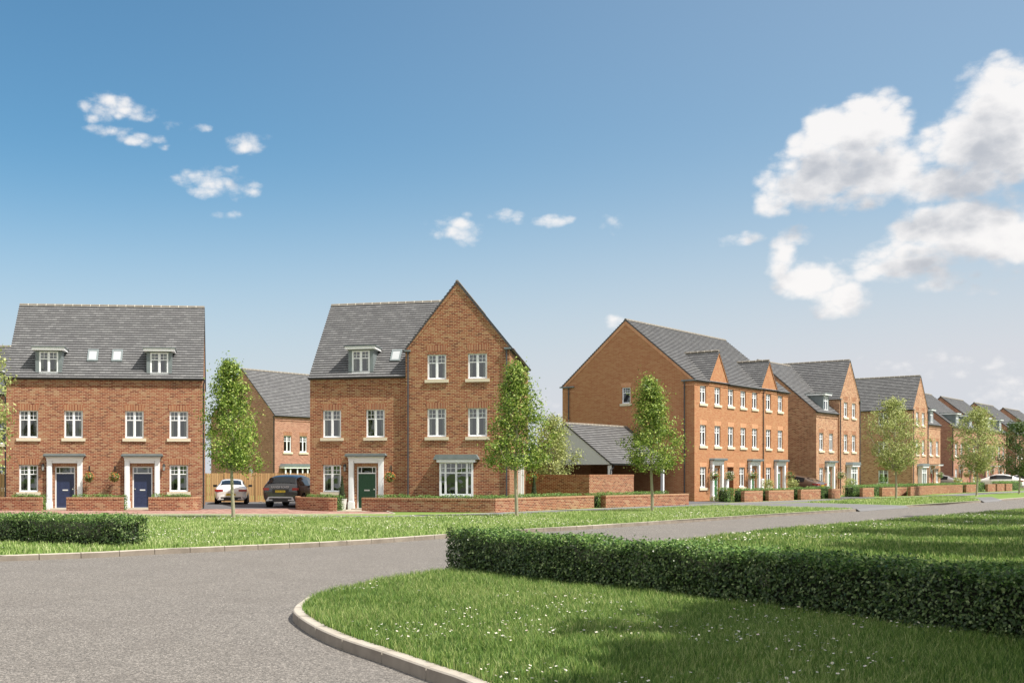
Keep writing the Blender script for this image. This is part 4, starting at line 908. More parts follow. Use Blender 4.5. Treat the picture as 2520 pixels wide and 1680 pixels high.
# ------------------------------------------------------------------ grass
def inside(px, py, poly):
    r = np.zeros(len(px), bool); n = len(poly); j = n - 1
    for i in range(n):
        xi, yi = poly[i]; xj, yj = poly[j]
        c = ((yi > py) != (yj > py)) & (px < (xj - xi) * (py - yi) / ((yj - yi) or 1e-9) + xi); r ^= c; j = i
    return r
def grass(name, box, poly, dens, hgt, wid, label, seed, z=0.0, excl=None, keep=None, m='blade'):
    rng = np.random.default_rng(seed); x0, x1, y0, y1 = box; n = int((x1 - x0) * (y1 - y0) * dens)
    x, y = rng.uniform(x0, x1, n), rng.uniform(y0, y1, n)
    k = (x < y * .640 + .8) & (x > -y * .32 - .6); x, y = x[k], y[k]     # only the ground the view can reach, with a margin
    if keep is not None: k = rng.uniform(0, 1, len(x)) < keep(x, y); x, y = x[k], y[k]
    k = inside(x, y, poly); x, y = x[k], y[k]
    for e in excl or []: k = ~inside(x, y, e); x, y = x[k], y[k]
    n = len(x); tuft = vnoise(x, y, .16, seed + 1) * .7 + vnoise(x, y, .9, seed + 2) * .5
    h = hgt * rng.uniform(.45, 1.15, n) * (.55 + .75 * tuft); a = rng.uniform(0, 2 * np.pi, n); w = wid * rng.uniform(.7, 1.3, n)
    la = a + rng.normal(1.57, .6, n); ln = h * rng.uniform(.1, .75, n)
    dx, dy = np.cos(a) * w / 2, np.sin(a) * w / 2; lx, ly = np.cos(la) * ln, np.sin(la) * ln; Z = np.full(n, z)
    B0 = np.stack([x - dx, y - dy, Z], 1); B1 = np.stack([x + dx, y + dy, Z], 1)
    M0 = np.stack([x - dx * .7 + lx * .35, y - dy * .7 + ly * .35, Z + h * .6], 1); M1 = np.stack([x + dx * .7 + lx * .35, y + dy * .7 + ly * .35, Z + h * .6], 1)
    T = np.stack([x + lx, y + ly, Z + h], 1); V = np.stack([B0, B1, M1, M0, T], 1).reshape(-1, 3)
    i = np.arange(n)[:, None] * 5; Fc = np.concatenate([i + np.array([[0, 1, 2]]), i + np.array([[0, 2, 3]]), i + np.array([[3, 2, 4]])], 0)
    o = link(name, np_mesh(name, V, Fc, [m])); return tag(o, label, 'grass', None, 'stuff')
def daisies(name, box, poly, n, r, zt, label, seed, cl=.62, scale=1.6, excl=None):
    rng = np.random.default_rng(seed); x0, x1, y0, y1 = box; x, y = rng.uniform(x0, x1, n), rng.uniform(y0, y1, n)
    k = (vnoise(x, y, scale, seed) * .65 + vnoise(x, y, scale * .25, seed + 5) * .35 > cl) & inside(x, y, poly) & (x < y * .64 + .5) & (x > -y * .32 - .5)
    x, y = x[k], y[k]
    for e in excl or []: k = ~inside(x, y, e); x, y = x[k], y[k]
    b_V = []; b_F = []; mi = []; o = 0; K = 8
    for i in range(len(x)):
        c = np.array([x[i], y[i], zt * rng.uniform(.6, 1.2)]); nn = np.array([rng.normal(0, .3), rng.normal(0, .3), 1]); nn /= np.linalg.norm(nn)
        a = np.cross(nn, [0, 1, 0]); a /= np.linalg.norm(a); b2 = np.cross(nn, a); rr = r * rng.uniform(.7, 1.25)
        ring = [c + (a * math.cos(2 * math.pi * q / K) + b2 * math.sin(2 * math.pi * q / K)) * rr * (1 if q % 2 else .8) + nn * rr * .1 for q in range(K)]
        rin = [c + nn * .004 + (a * math.cos(2 * math.pi * q / 4) + b2 * math.sin(2 * math.pi * q / 4)) * rr * .32 for q in range(4)]
        b_V += [c] + ring + rin
        for q in range(0, K, 2): b_F.append((o, o + 1 + q, o + 1 + (q + 1) % K, o + 1 + (q + 2) % K)); mi.append(0)
        b_F.append((o + 9, o + 10, o + 11, o + 12)); mi.append(1); o += 13
    me = np_mesh(name, np.array(b_V), np.array(b_F), ['petal_white', 'daisy_c'], np.array(mi)); return tag(link(name, me), label, 'flowers', None, 'stuff')
nearpoly = [(x, y) for x, y in offset(NEAR, -.13)] + [(160, 100), (160, -30)]
grass('grass', (-1, 14, 7.5, 21.5), nearpoly, 3600, .10, .0075, 'long green grass on the near corner lawn beneath the big hedge', 1, keep=lambda x, y: np.clip(1.25 - (y - 9) * .06, .3, 1))
grass('grass', (2, 36, 20.5, 58), nearpoly, 420, .11, .02, 'sunlit grass lawn behind the big hedge, at the right', 2, keep=lambda x, y: np.clip(1.5 - (y - 20) * .03, .35, 1))
pathband = offset(PATH_C, 1.02) + offset(PATH_C, -1.0)[::-1]
vergepoly = offset(FARS, .12) + [gp(1750, 1243.8)] + offset(PATH_C, -1.02)[:7][::-1]
grass('grass', (-16, 26, 20, 61), vergepoly, 330, .10, .022, 'mown grass verge between the road kerb and the footpath', 3, keep=lambda x, y: np.clip(1.35 - (y - 24) * .02, .4, 1), m='blade_pale')
v2 = [gp(1981, 1236), gp(2228, 1242), gp(2320, 1236), gp(2412, 1230.5), gp(2380, 1224), *offset(PATH_C, -1.05)[7:9][::-1], gp(1981, 1236)]
grass('grass', (26, 46, 58, 84), v2, 130, .12, .04, 'grass verge island beyond the driveway apron', 4, m='blade_pale')
daisies('daisies', (-1, 12, 8, 21), nearpoly, 5200, .014, .10, 'white daisies scattered in the near corner lawn', 6, .60, 1.5)
daisies('daisies', (5, 30, 21, 50), nearpoly, 9000, .026, .10, 'white daisies in the lawn behind the big hedge', 7, .60, 3)
daisies('clover', (-14, 20, 22, 52), vergepoly, 20000, .017, .09, 'tiny white clover flowers in the grass verge', 8, .55, 2.4)
sm = [site(OB, AB, 3.4, -3.4), gp(935, 1260), (3.2, 47.6), (5.0, 47.4), (6.95, 49.2)]

# ------------------------------------------------------------------ hedges
hedge('hedge', [(7.35, 9.6), (7.05, 11.2), (6.3, 13.0), (5.46, 14.8), (4.35, 16.5), (3.16, 18.0), (2.04, 20.3)][::-1], .85, .74, 'big clipped hedge running across the near lawn, in the foreground right', None, leaf=.047, dens=2700, seed=3, rough=.055)
hedge('hedge', [(-16.5, 31.4), (-8.3, 28.1), (-5.0, 26.45)], 1.15, .72, 'clipped hedge on the verge at the left edge of the view', None, leaf=.055, dens=1200, seed=4, rough=.06)
HG = 'low hedges behind the front garden walls'
def lowhedge(pts, lb, wid=.5, h=.74, seed=1, dens=420, leaf=.065): return hedge('low_hedge', pts, wid, h, lb, HG, leaf=leaf, dens=dens, m='leaf_box', seed=seed, rough=.05)

# ------------------------------------------------------------------ garden walls
WG = 'low brick front garden walls'
def gwall(pts, lb, h=.62, th=.215, bm='brick_red', sol='soldier_red', name='garden_wall', group=WG):
    P = [Vector(p) for p in pts]; o = P[0]; L = [p - o for p in P]; f = [tuple(p) for p in L]; k = offset(f, th); b = MB(); n = len(f)
    kk = [Vector(q) for q in k]
    for i in range(n - 1):
        a, c, d, e = L[i], L[i + 1], kk[i + 1], kk[i]
        b.face([(*a, 0), (*c, 0), (*c, h - .105), (*a, h - .105)]); b.face([(*e, 0), (*d, 0), (*d, h - .105), (*e, h - .105)])
    for a, e in ((L[0], kk[0]), (L[-1], kk[-1])): b.face([(*a, 0), (*e, 0), (*e, h - .105), (*a, h - .105)])
    rt = tag(link(name, None, None, (o.x, o.y, 0)), lb, 'wall', group); b.build('brickwork', bm, rt)
    c_ = MB(); f2 = offset(f, -.012); k2 = offset(f, th + .012)
    for i in range(n - 1):
        a, c, d, e = f2[i], f2[i + 1], k2[i + 1], k2[i]
        c_.face([(*a, h - .104), (*c, h - .104), (*c, h), (*a, h)]); c_.face([(*e, h - .104), (*d, h - .104), (*d, h), (*e, h)]); c_.face([(*a, h), (*c, h), (*d, h), (*e, h)]); c_.face([(*a, h - .104), (*c, h - .104), (*d, h - .104), (*e, h - .104)])
    for a, e in ((f2[0], k2[0]), (f2[-1], k2[-1])): c_.face([(*a, h - .104), (*e, h - .104), (*e, h), (*a, h)])
    c_.build('coping', sol, rt); return rt
YW = 52.4
wx = lambda px, Y=YW: (px - CX) / F_PX * Y
gwall([(wx(-60), YW + .9), (wx(-10), YW + .35), (wx(91), YW), (wx(103), YW)], 'low brick wall left of the left navy door')
lowhedge([(wx(22), YW + .35), (wx(104), YW + .3)], 'low hedge behind the wall left of the left navy door', seed=11)
gwall([(wx(163), YW), (wx(303), YW)], 'low brick wall between the two navy doors')
lowhedge([(wx(172), YW + .3), (wx(306), YW + .3)], 'low hedge behind the wall between the two navy doors', seed=12)
gwall([(wx(365), YW + .0), (wx(440, 52.5), 52.5), (wx(475, 52.7), 52.7), (wx(488, 53.0), 53.0), (wx(493.5, 53.6), 53.6), (wx(495, 54.3), 54.3)], 'low brick wall with rounded end beside the driveway')
lowhedge([(wx(372), YW + .3), (wx(470, 53), 53.05)], 'low hedge behind the rounded wall beside the driveway', seed=13)
gwall([(wx(727, 55.2), 55.2), (wx(728, 54.0), 54.0), (wx(733, 53.2), 53.2), (wx(770, 52.2), 52.2), (wx(809, 51.5), 51.5), (wx(828, 51.45), 51.45)], 'low curved brick wall beside the dark SUV')
lowhedge([(wx(752, 53.6), 53.4), (wx(830, 51.9), 51.85)], 'low hedge behind the curved wall by the potted cone', seed=14)
B1, B2, B3 = gp(890, 1257.2), gp(1219, 1261), gp(1462, 1249)
gwall([B1, B2, B3], 'long low brick wall with a corner, in front of the green door house')
lowhedge([(B1[0] + .7, B1[1] + .25), (B2[0] - .1, B2[1] + .45), (B3[0] - .6, B3[1] - .15)], 'long low hedge behind the corner wall of the green door house', seed=15, wid=.7)
C1, C2 = gp(1491, 1249), gp(1695, 1241.7)
C0 = (C1[0] - .75, C1[1] + 1.3)
gwall([C0, C1, C2], 'low brick wall in front of the carport')
lowhedge([(C1[0] - 1.0, C1[1] + .6), (C1[0] - .3, C1[1] + .1)], 'dark hedge end left of the carport wall', seed=16, wid=.9, h=.72)
lowhedge([(C1[0] + .1, C1[1] + .3), (C2[0] - 1.2, C2[1] - .3)], 'low hedge behind the carport wall', seed=17, wid=.6)
def cw(t0, t1, v0, v1, lb): 
    a, c = cs(t0, v0), cs(t1, v1); e = cs(t0, v0 + .8); gwall([a, c], lb, h=.66, bm='brick_red')
for (t0, t1, v0, v1, lb, sd) in ((.5, 3.2, -2.9, -2.93, 'short wall before the nearest terrace door', 0), (4.1, 7.6, -2.95, -3.2, 'long wall before the middle terrace door', 1), (8.7, 11.9, -3.25, -3.4, 'wall before the farthest terrace door', 2), (14.0, 15.6, -3.4, -3.45, 'very short wall left of the bronze car drive', 3), (20.2, 22.4, -3.5, -3.6, 'short wall at the left of the buff gabled house', 4), (23.3, 27.6, -3.9, -4.4, 'wall in front of the buff gable bay window', 5)):
    gwall([cs(t0, v0), cs(t1, v1)], 'low brick ' + lb, h=.66)
gwall([cs(28.2, -4.55), cs(28.9, -2.6), cs(37.2, -4.0), cs(44.6, -4.25)] if False else [gp(2241, 1220), gp(2308, 1214.4), gp(2369, 1211.9)], 'long low brick wall with a shaded length, right of the buff gabled house', h=.7)
for (a, c, lb) in ((2378, 2404, 'short low wall behind the farther pale tree'), (2431, 2450, 'first of three short wall pieces at the far right'), (2454, 2472, 'second of three short wall pieces at the far right'), (2476, 2491, 'third of three short wall pieces at the far right')):
    gwall([gp(a, 1163 + 4865 / (100.5 + (a - 2378) * .085)), gp(c, 1163 + 4865 / (100.5 + (c - 2378) * .085))], lb, h=.7)
lowhedge([cs(-.3, -2.2), cs(.3, -2.4)], 'dark hedge end left of the short terrace wall', seed=20, h=.85, wid=1.0)
lowhedge([cs(.6, -2.6), cs(4.3, -2.6)], 'low hedge along the nearest terrace front garden', seed=21, h=.8)
lowhedge([cs(4.5, -2.65), cs(8.6, -2.85)], 'low hedge along the middle terrace front garden', seed=22, h=.76)
lowhedge([cs(9.0, -2.9), cs(15.2, -3.05)], 'low hedge along the farthest terrace front garden', seed=23, h=.80)
lowhedge([cs(20.0, -3.0), cs(32.5, -3.4)], 'long low hedge in front of the buff gabled house', seed=24, h=.85, wid=.9)
lowhedge([cs(33.5, -3.6), cs(54.0, -3.9)], 'long low hedge in front of the red door house', seed=25, h=.85, wid=.9, dens=250, leaf=.08)
lowhedge([cs(59.0, -4.2), cs(68.2, -4.2)], 'far low hedge left of the white coupe SUV', seed=26, h=.9, wid=.9, dens=220, leaf=.08)
lowhedge([cs(74.0, -4.6), cs(82.0, -4.6)], 'far low hedge right of the white coupe SUV', seed=27, h=.9, wid=.9, dens=200, leaf=.08)
# taller boundary wall between the green door house and the carport
gwall([(10.2, 62.0), (13.6, 60.0), cs(-7.3, .25)], 'tall red brick boundary wall between the gabled house and the carport', h=1.66, name='boundary_wall', group=None)
def fence(p0, p1, lb, h=1.75):
    p0, p1 = Vector(p0), Vector(p1); L = (p1 - p0).length; ang = math.atan2((p1 - p0).y, (p1 - p0).x); r = empty('timber_fence', (p0.x, p0.y, 0), ang, lb, 'fence', 'timber fences')
    rd = random.Random(3); b = MB(); x = 0
    while x < L - .05:
        w = .118 + rd.uniform(-.004, .004); y = rd.uniform(0, .012); b.box(x, x + w, y, y + .022, .12, h - .02 + rd.uniform(-.006, .006)); x += w + .02
    b.build('boards', 'timber', r); b = MB(); b.box(0, L, -.012, -.002, .0, .12); b.build('gravel_board', 'timber', r)
    n = int(L / 1.85) + 1
    for i in range(n): b = MB(); b.box(i * 1.85, i * 1.85 + .1, -.05, -.013, 0, h + .02); b.build('post', 'timber', r)
    b = MB()
    for z in (.4, .95, 1.5): b.box(0, L, .035, .08, z, z + .08)
    b.build('rail', 'timber', r)
fence((-8.35, 67.5), (1.6, 67.9), 'vertical board timber fence behind the two parked cars')
fence((-24.0, 60.5), (-16.1, 60.7), 'vertical board timber fence at the left edge of the view')

# ------------------------------------------------------------------ trees
T1, T2, T3 = gp(573, 1275.5), gp(1270, 1272), gp(1604, 1259)
tree(T1, 6.0, 2.25, 1.34, 'young street tree in front of the driveway with the white coupe', 21, nleaf=13500, leaf=.098, nb=50)
tree(T2, 5.95, 2.25, 1.32, 'young street tree at the corner of the green door house', 33, nleaf=13500, leaf=.098, nb=50)
tree(T3, 5.9, 2.25, 1.32, 'young street tree in front of the carport and orange gable', 45, nleaf=13500, leaf=.098, nb=50)
tree(gp(2205, 1228.5), 6.6, 2.3, 1.75, 'pale-leaved street tree before the buff gables, nearer of the two pale ones', 57, m='leaf_pale', shape='round', nleaf=11000, leaf=.11)
tree(gp(2404, 1220), 6.6, 2.2, 1.9, 'pale-leaved street tree by the far white cars, farther of the two pale ones', 69, m='leaf_pale', shape='round', nleaf=11000, leaf=.12)
tree(gp(2509, 1214.5), 6.0, 1.9, 1.9, 'dark green street tree at the right edge of the view', 81, m='leaf_dark', shape='round', nleaf=9000, leaf=.12)
tree((-14.35, 45.0), 7.4, 1.8, 1.55, 'yellow-green tree just entering the view at the left edge', 93, m='leaf_pale', shape='round', nleaf=10000, leaf=.13)
tree((12.0, 62.5), 4.75, 1.0, 1.35, 'bushy yellow-green tree behind the boundary wall, left of the carport', 15, m='leaf_pale', shape='round', nleaf=11000, leaf=.11, group='garden trees', trunk_r=.06)
# big unseen trees that shade the lawns, several added to block sky fill
for (x, y, hh, r_, s_) in ((10.4, 9.2, 10.5, 3.1, 5), (8.5, 7.3, 9.0, 2.4, 19), (12.4, 11.2, 10.5, 3.0, 20), (13.4, 13.4, 10.5, 2.8, 6), (9.0, 5.2, 10.5, 3.2, 11), (7.2, 2.2, 9.5, 2.8, 12), (22.8, 28.6, 12.5, 3.1, 7), (27.6, 36.0, 12.5, 3.2, 8), (33.5, 44.5, 12.5, 3.2, 10), (19.0, 22.5, 11.5, 3.0, 13), (14.2, 3.6, 13, 3.8, 14), (12.0, -2.4, 13, 3.8, 15), (17.5, 8.6, 13, 3.8, 16), (6.5, -3.5, 12, 3.6, 17), (19.5, 16.0, 12.5, 3.2, 18)):
    tree((x, y), hh, 2.4, r_, 'tall unseen tree shading the lawn from the right of the view', s_, m='leaf_dark', shape='round', nleaf=13000, leaf=.36, trunk_r=.2, bark='barkd', group='shade trees right of the view', nb=44)

# ------------------------------------------------------------------ baskets, pots, shrubs
BG = 'hanging flower baskets'
def basket(p, ang, lb, seed, r=.26, z=1.54, m='petal'):
    rng = np.random.default_rng(seed); o = empty('hanging_basket', (p[0], p[1], z), ang, lb, 'hanging basket', BG)
    V, Fc = blob(rng, 330, (0, 0, 0), (r, r, r * .95), .065, .7); link('foliage', np_mesh('foliage', V, Fc, ['leaf_box']), o)
    V, Fc = blob(rng, 120, (0, 0, .04), (r * 1.05, r * 1.05, r * .95), .055, .92); link('flowers', np_mesh('flowers', V, Fc, [m]), o)
    b = MB(); b.lathe([(0, -.2), (.12, -.15), (.18, 0), (.18, .03), (.0, .03)], 12); b.build('bowl', 'terracotta', o)
    b = MB()
    for k in range(3): a = k * 2.1; b.tube([(.17 * math.cos(a), .17 * math.sin(a), .03), (0, 0, .48)], .005, 4)
    b.build('chain', 'black', o)
    b = MB(); b.tube([(0, .38, .50), (0, .2, .54), (0, -.02, .48)], .011, 5); b.tube([(0, .38, .28), (0, .15, .52)], .009, 5); b.box(-.02, .02, .37, .385, .2, .56); b.build('bracket', 'black', o)
A_ = lambda t, v: site(OA, AA, t, v); B_ = lambda t, v: site(OB, AB, t, v)
basket(A_(3.94, -.40), AA, 'flower basket right of the left navy door', 1)
basket(A_(5.15, -.40), AA, 'flower basket left of the right navy door', 2)
basket(B_(4.0, -.40), AB, 'flower basket right of the dark green front door', 3)
basket(B_(9.98, 9.2), AB + R(90), 'flower basket on the side wall of the green door house', 4, z=1.5, r=.3)
for t_, lb, s_, m_ in ((2.0, 'flower basket at the nearest terrace door', 5, 'petal'), (4.25, 'yellow and white flower basket left of the terrace passage', 6, 'petal_white'), (8.0, 'flower basket at the middle terrace door', 7, 'petal'), (14.5, 'flower basket on the right end of the terrace', 8, 'petal')):
    basket(cs(t_, -.40), AC, lb, s_, m=m_, r=.34)
basket(cs(25.2, -.40), AC, 'flower basket between door and bay of the buff gabled house', 9, m='petal_white', r=.34)
basket(cs(52.0, -.6), AC, 'flower basket beside the red door', 10, m='petal_white', r=.32)
basket(cs(61.2, -.7), AC, 'reddish flower basket left of the far pale tree', 11, r=.34); basket(cs(64.9, -.7), AC, 'reddish flower basket right of the far pale tree', 12, r=.34)
def cone_plant(p, lb, seed, h=1.15, z0=.5):
    o = empty('potted_topiary', (*p, 0), 0, lb, 'potted plant', 'potted cone topiaries'); rng = np.random.default_rng(seed)
    b = MB(); b.lathe([(0, 0), (.17, 0), (.24, z0), (.25, z0), (.25, z0 + .02), (.22, z0 + .02), (.2, z0 - .05), (0, z0 - .05)], 20); b.build('pot', 'pot', o)
    n = 1500; zz = 1 - np.sqrt(rng.uniform(0, 1, n)); zz = rng.uniform(0, 1, n) ** 1.4; rr = .19 * (1 - zz) * rng.uniform(.75, 1.05, n) + .012; a = rng.uniform(0, 6.28, n)
    P = np.stack([rr * np.cos(a), rr * np.sin(a), z0 - .02 + zz * h], 1); N = np.stack([np.cos(a), np.sin(a), np.full(n, .3)], 1); V, Fc = leaf_cloud(P, N, .035, rng); link('foliage', np_mesh('foliage', V, Fc, ['leaf_fir']), o)
    b = MB(); b.lathe([(.16, z0 - .05), (.0, z0 + h * .96)], 10); b.build('stem', 'core', o)
cone_plant(B_(1.72, -.55), 'white pot with clipped cone beside the dark green front door', 1)
cone_plant(B_(10.2, 7.0), 'clipped cone by the side door of the green door house', 2)
for p_, rr, lb, m_, fl, s_ in ((A_(1.75, -.9), (.2, .2, .3), 'small green shrub at the foot of the left door pilaster', 'leaf_box', 'petal', 1), (A_(5.5, -.9), (.2, .2, .32), 'small shrub at the foot of the right navy door', 'leaf_box', 'petal', 2),
        (B_(1.35, -1.5), (.34, .3, .34), 'low white-flowering shrub at the foot of the white pot', 'leaf_dark', 'petal_white', 3), ((-3.4, 64.3), (.55, .7, .6), 'dark low shrub between the two parked cars', 'leaf_dark', 'petal_white', 4), ((-1.2, 63.6), (1.2, .5, .35), 'low ground cover shrub under the dark SUV edge', 'leaf_box', None, 5)):
    shrub('shrub', p_, rr, lb, m_, .045, 700, fl, s_, 'small shrubs by the doors')
for i in range(9): shrub('shrub', cs(.3 + i * .5, -1.0 - .55 * (i % 2)), (.34, .34, .30 + .06 * (i % 3)), 'low bed shrub at the foot of the terrace, left of the passage', 'leaf_box' if i % 3 else 'leaf_pale', .06, 260, None, 40 + i, 'bed shrubs at the terrace foot')
def standard(p, lb, seed):
    o = empty('standard_shrub', (*p, 0), 0, lb, 'shrub', 'ball headed shrubs'); rng = np.random.default_rng(seed); b = MB(); b.tube([(0, 0, 0), (0, 0, 1.0)], .02, 6); b.build('stem', 'bark', o)
    V, Fc = blob(rng, 420, (0, 0, 1.05), (.46, .46, .34), .09, .5); link('foliage', np_mesh('foliage', V, Fc, ['leaf_pale']), o)
standard(cs(6.6, -1.9), 'ball-headed shrub before the middle terrace door', 1); standard(cs(10.9, -1.9), 'ball-headed shrub before the farthest terrace door', 2); standard(cs(22.5, -1.9), 'ball-headed shrub before the door of the buff gabled house', 3)
standard(cs(51.6, -2.2), 'ball-headed shrub before the red door', 4); standard(cs(58.6, -2.2), 'ball-headed shrub right of the silver car', 5)
shrub('shrub', (11.0, 63.6), (1.3, .6, 2.2), 'tall dark green bush behind the boundary wall, beside the bushy tree', 'leaf_dark', .1, 2200, None, 77, 'garden bushes')
shrub('shrub', cs(33.6, -1.0), (.5, .5, 1.6), 'tall green bush beside the white porch end of the buff gabled house', 'leaf_box', .09, 700, None, 78, 'garden bushes')

# ------------------------------------------------------------------ cars
def car(loc, ang, paint, kind, lb, plate_txt=None, badge=None):
    """x = width, +y = forward (nose), origin at ground below the rear bumper"""
    o = empty('parked_car', (*loc, 0), ang, lb, 'car', 'parked cars')
    if kind == 'coupe': Wd, zb, st = .93, .22, [  # y, half width low, belt z, belt half width, roof z, roof half width
        (0, .72, .66, .70, .70, .66), (.06, .86, .88, .80, .92, .72), (.35, .92, .94, .84, 1.00, .70), (.85, .93, .95, .85, 1.20, .60), (1.5, .93, .94, .86, 1.39, .58), (2.3, .93, .93, .87, 1.43, .58), (3.0, .93, .92, .86, 1.27, .62), (3.55, .93, .91, .84, .97, .72), (4.3, .90, .80, .80, .84, .72), (4.75, .70, .62, .66, .66, .6)]; G = (2, 7); L = 4.75; ax_ = (.95, 3.8); rw = .34
    elif kind == 'suv': Wd, zb, st = .97, .30, [
        (0, .80, .74, .80, .80, .78), (.05, .93, 1.04, .90, 1.08, .86), (.16, .97, 1.08, .92, 1.20, .82), (.55, .97, 1.08, .93, 1.58, .70), (1.3, .97, 1.07, .93, 1.665, .69), (2.2, .97, 1.05, .93, 1.67, .69), (2.9, .97, 1.04, .92, 1.58, .69), (3.5, .97, 1.02, .90, 1.14, .78), (4.4, .93, .94, .86, .98, .80), (4.8, .76, .72, .72, .76, .7)]; G = (2, 7); L = 4.8; ax_ = (.95, 3.85); rw = .385
    else: Wd, zb, st = .98, .28, [
        (0, .80, .80, .80, .85, .78), (.05, .93, 1.02, .88, 1.06, .82), (.3, .97, 1.07, .90, 1.14, .78), (1.0, .98, 1.08, .91, 1.46, .68), (1.8, .98, 1.06, .92, 1.63, .66), (2.5, .98, 1.05, .92, 1.64, .66), (3.1, .98, 1.04, .91, 1.50, .68), (3.7, .97, 1.02, .89, 1.12, .78), (4.5, .93, .94, .84, .98, .78), (4.9, .76, .72, .7, .76, .68)]; G = (2, 7); L = 4.9; ax_ = (1.0, 3.9); rw = .38
    def ring(s_):
        y, w0, bz, bw, rz_, rw_ = s_
        z1 = zb + (bz - zb) * .25; z2 = zb + (bz - zb) * .7
        r = [(0, zb), (w0 * .86, zb), (w0 * .97, z1), (w0, z2), (bw, bz), ((bw * .38 + rw_ * .62), bz + (rz_ - bz) * .55 if rz_ > bz + .1 else (bz + rz_) / 2), (rw_, rz_ - (.04 if rz_ > bz + .1 else .01)), (rw_ * .6, rz_), (0, rz_ + .012)]
        return [(x, y, z) for x, z in r]
    rings = [ring(s_) for s_ in st]; b = MB(); k = len(rings[0])
    vs = []; fs = []
    idx = {}
    for sx in (1, -1):
        for i, r in enumerate(rings):
            for j, (x, y, z) in enumerate(r):
                if sx == -1 and x == 0: idx[(sx, i, j)] = idx[(1, i, j)]
                else: idx[(sx, i, j)] = len(vs); vs.append((x * sx, y, z))
    for sx in (1, -1):
        for i in range(len(rings) - 1):
            for j in range(k - 1):
                q = [idx[(sx, i, j)], idx[(sx, i, j + 1)], idx[(sx, i + 1, j + 1)], idx[(sx, i + 1, j)]]; fs.append(q if sx == 1 else q[::-1])
    fs.append([idx[(1, 0, j)] for j in range(k)][::-1] + [idx[(-1, 0, j)] for j in range(1, k - 1)][::-1][::-1]) if False else None
    n = len(rings) - 1
    for e in (0, n):
        for j in range(k - 1):
            q = [idx[(1, e, j)], idx[(1, e, j + 1)], idx[(-1, e, j + 1)], idx[(-1, e, j)]]; q = [v for m_, v in enumerate(q) if v not in q[:m_]]
            if len(q) > 2: fs.append(q if e == n else q[::-1])
    me = bpy.data.meshes.new('body'); me.from_pydata(vs, [], fs); me.materials.append(M[paint]); me.polygons.foreach_set('use_smooth', [True] * len(me.polygons)); me.update()
    body = link('body', me, o); sd_ = body.modifiers.new('s', 'SUBSURF'); sd_.levels = 2; sd_.render_levels = 2
    # glazing, lifted slightly off the shell
    def lerp(a, c, u): return tuple(a[i] + (c[i] - a[i]) * u for i in range(3))
    gA, gB = G; g = MB(); off = .006
    for sx in (1, -1):
        g = MB()
        lo = [rings[i][4] for i in range(gA + 1, gB)]; md = [rings[i][5] for i in range(gA + 1, gB)]; hi = [rings[i][6] for i in range(gA + 1, gB)]
        for i in range(len(lo) - 1):
            for (p_, q_, u0, u1) in ((lo, md, .12, 1), (md, hi, 0, .72)):
                pts = [lerp(p_[i], q_[i], u0), lerp(p_[i], q_[i], u1), lerp(p_[i + 1], q_[i + 1], u1), lerp(p_[i + 1], q_[i + 1], u0)]
                if i == 0: pass
                g.face([((x + .004) * sx, y, z) for x, y, z in pts], smooth=True)
        g.build('side_window', 'carglass', o)
    for e0, e1, nm in ((gA, gA + 1, 'rear_window'), (gB - 1, gB, 'windscreen')):
        g = MB(); a, c = rings[e0], rings[e1]
        up = Vector((0, -1, .6) if nm == 'rear_window' else (0, 1, .8)).normalized() * .02
        def pt(r, sx, f): k_ = abs(sx); z_ = r[8][2] + (r[7][2] - r[8][2]) * min(1, k_ / .6) if k_ <= .6 else r[7][2] + (r[6][2] - r[7][2]) * (k_ - .6) / .4; return Vector((r[6][0] * sx * f, r[6][1], z_))
        for s0, s1 in ((-.97, -.6), (-.6, 0), (0, .6), (.6, .97)):
            q = [pt(a, s0, .95) + up, pt(a, s1, .95) + up, pt(c, s1, .93) + up, pt(c, s0, .93) + up]
            lo_, hi_ = (.45, 1) if kind == 'coupe' and nm == 'rear_window' else (.12, .86)
            g.face([q[0].lerp(q[3], lo_), q[1].lerp(q[2], lo_), q[1].lerp(q[2], hi_), q[0].lerp(q[3], hi_)], smooth=True)
            if lo_ == .45:
                t_ = rings[4]; q2 = [q[3], q[2], pt(t_, s1, .93) + up, pt(t_, s0, .93) + up]; g.face([q2[0], q2[1], q2[1].lerp(q2[2], .62), q2[0].lerp(q2[3], .62)], smooth=True)
        g.build(nm, 'carglass', o)
    # rear details
    yb = -.012; zt = {'coupe': .84, 'suv': 1.0, 'csuv': .98}[kind]; hw = Wd
    for sx in (1, -1):
        b = MB(); xo, xi = hw * .90, hw * (.46 if kind != 'suv' else .62)
        b.prism([(min(xo * sx, xi * sx), zt - .12), (max(xo * sx, xi * sx), zt - .12), (max(xo * sx, xi * sx), zt + .0), (min(xo * sx, xi * sx), zt + .0)], yb - .02 + .04, .30)
        b.box(*sorted((hw * .86 * sx, hw * .955 * sx)), .03, .42, zt - .115, zt + .005); b.build('tail_light', 'taillight', o)
        b = MB(); mz = 1.0 if kind == 'coupe' else 1.14; b.box(*sorted((hw * .97 * sx, (hw + .19) * sx)), L * .59, L * .59 + .13, mz - .06, mz + .07); b.box(*sorted((hw * .88 * sx, hw * .98 * sx)), L * .6, L * .6 + .05, mz - .05, mz - .02); b.build('mirror', 'carblack', o)
        b = MB(); b.box(*sorted((hw * .42 * sx, hw * .74 * sx)), -.035, .05, .30 + (.06 if kind != 'coupe' else -.02), .36 + (.06 if kind != 'coupe' else -.02)); b.build('exhaust', 'steel', o)
    b = MB(); b.prism([(-.80 * hw, zb + .0), (.80 * hw, zb + .0), (.72 * hw, zb + .20), (-.72 * hw, zb + .20)], -.02, .3); b.build('rear_diffuser', 'carblack', o)
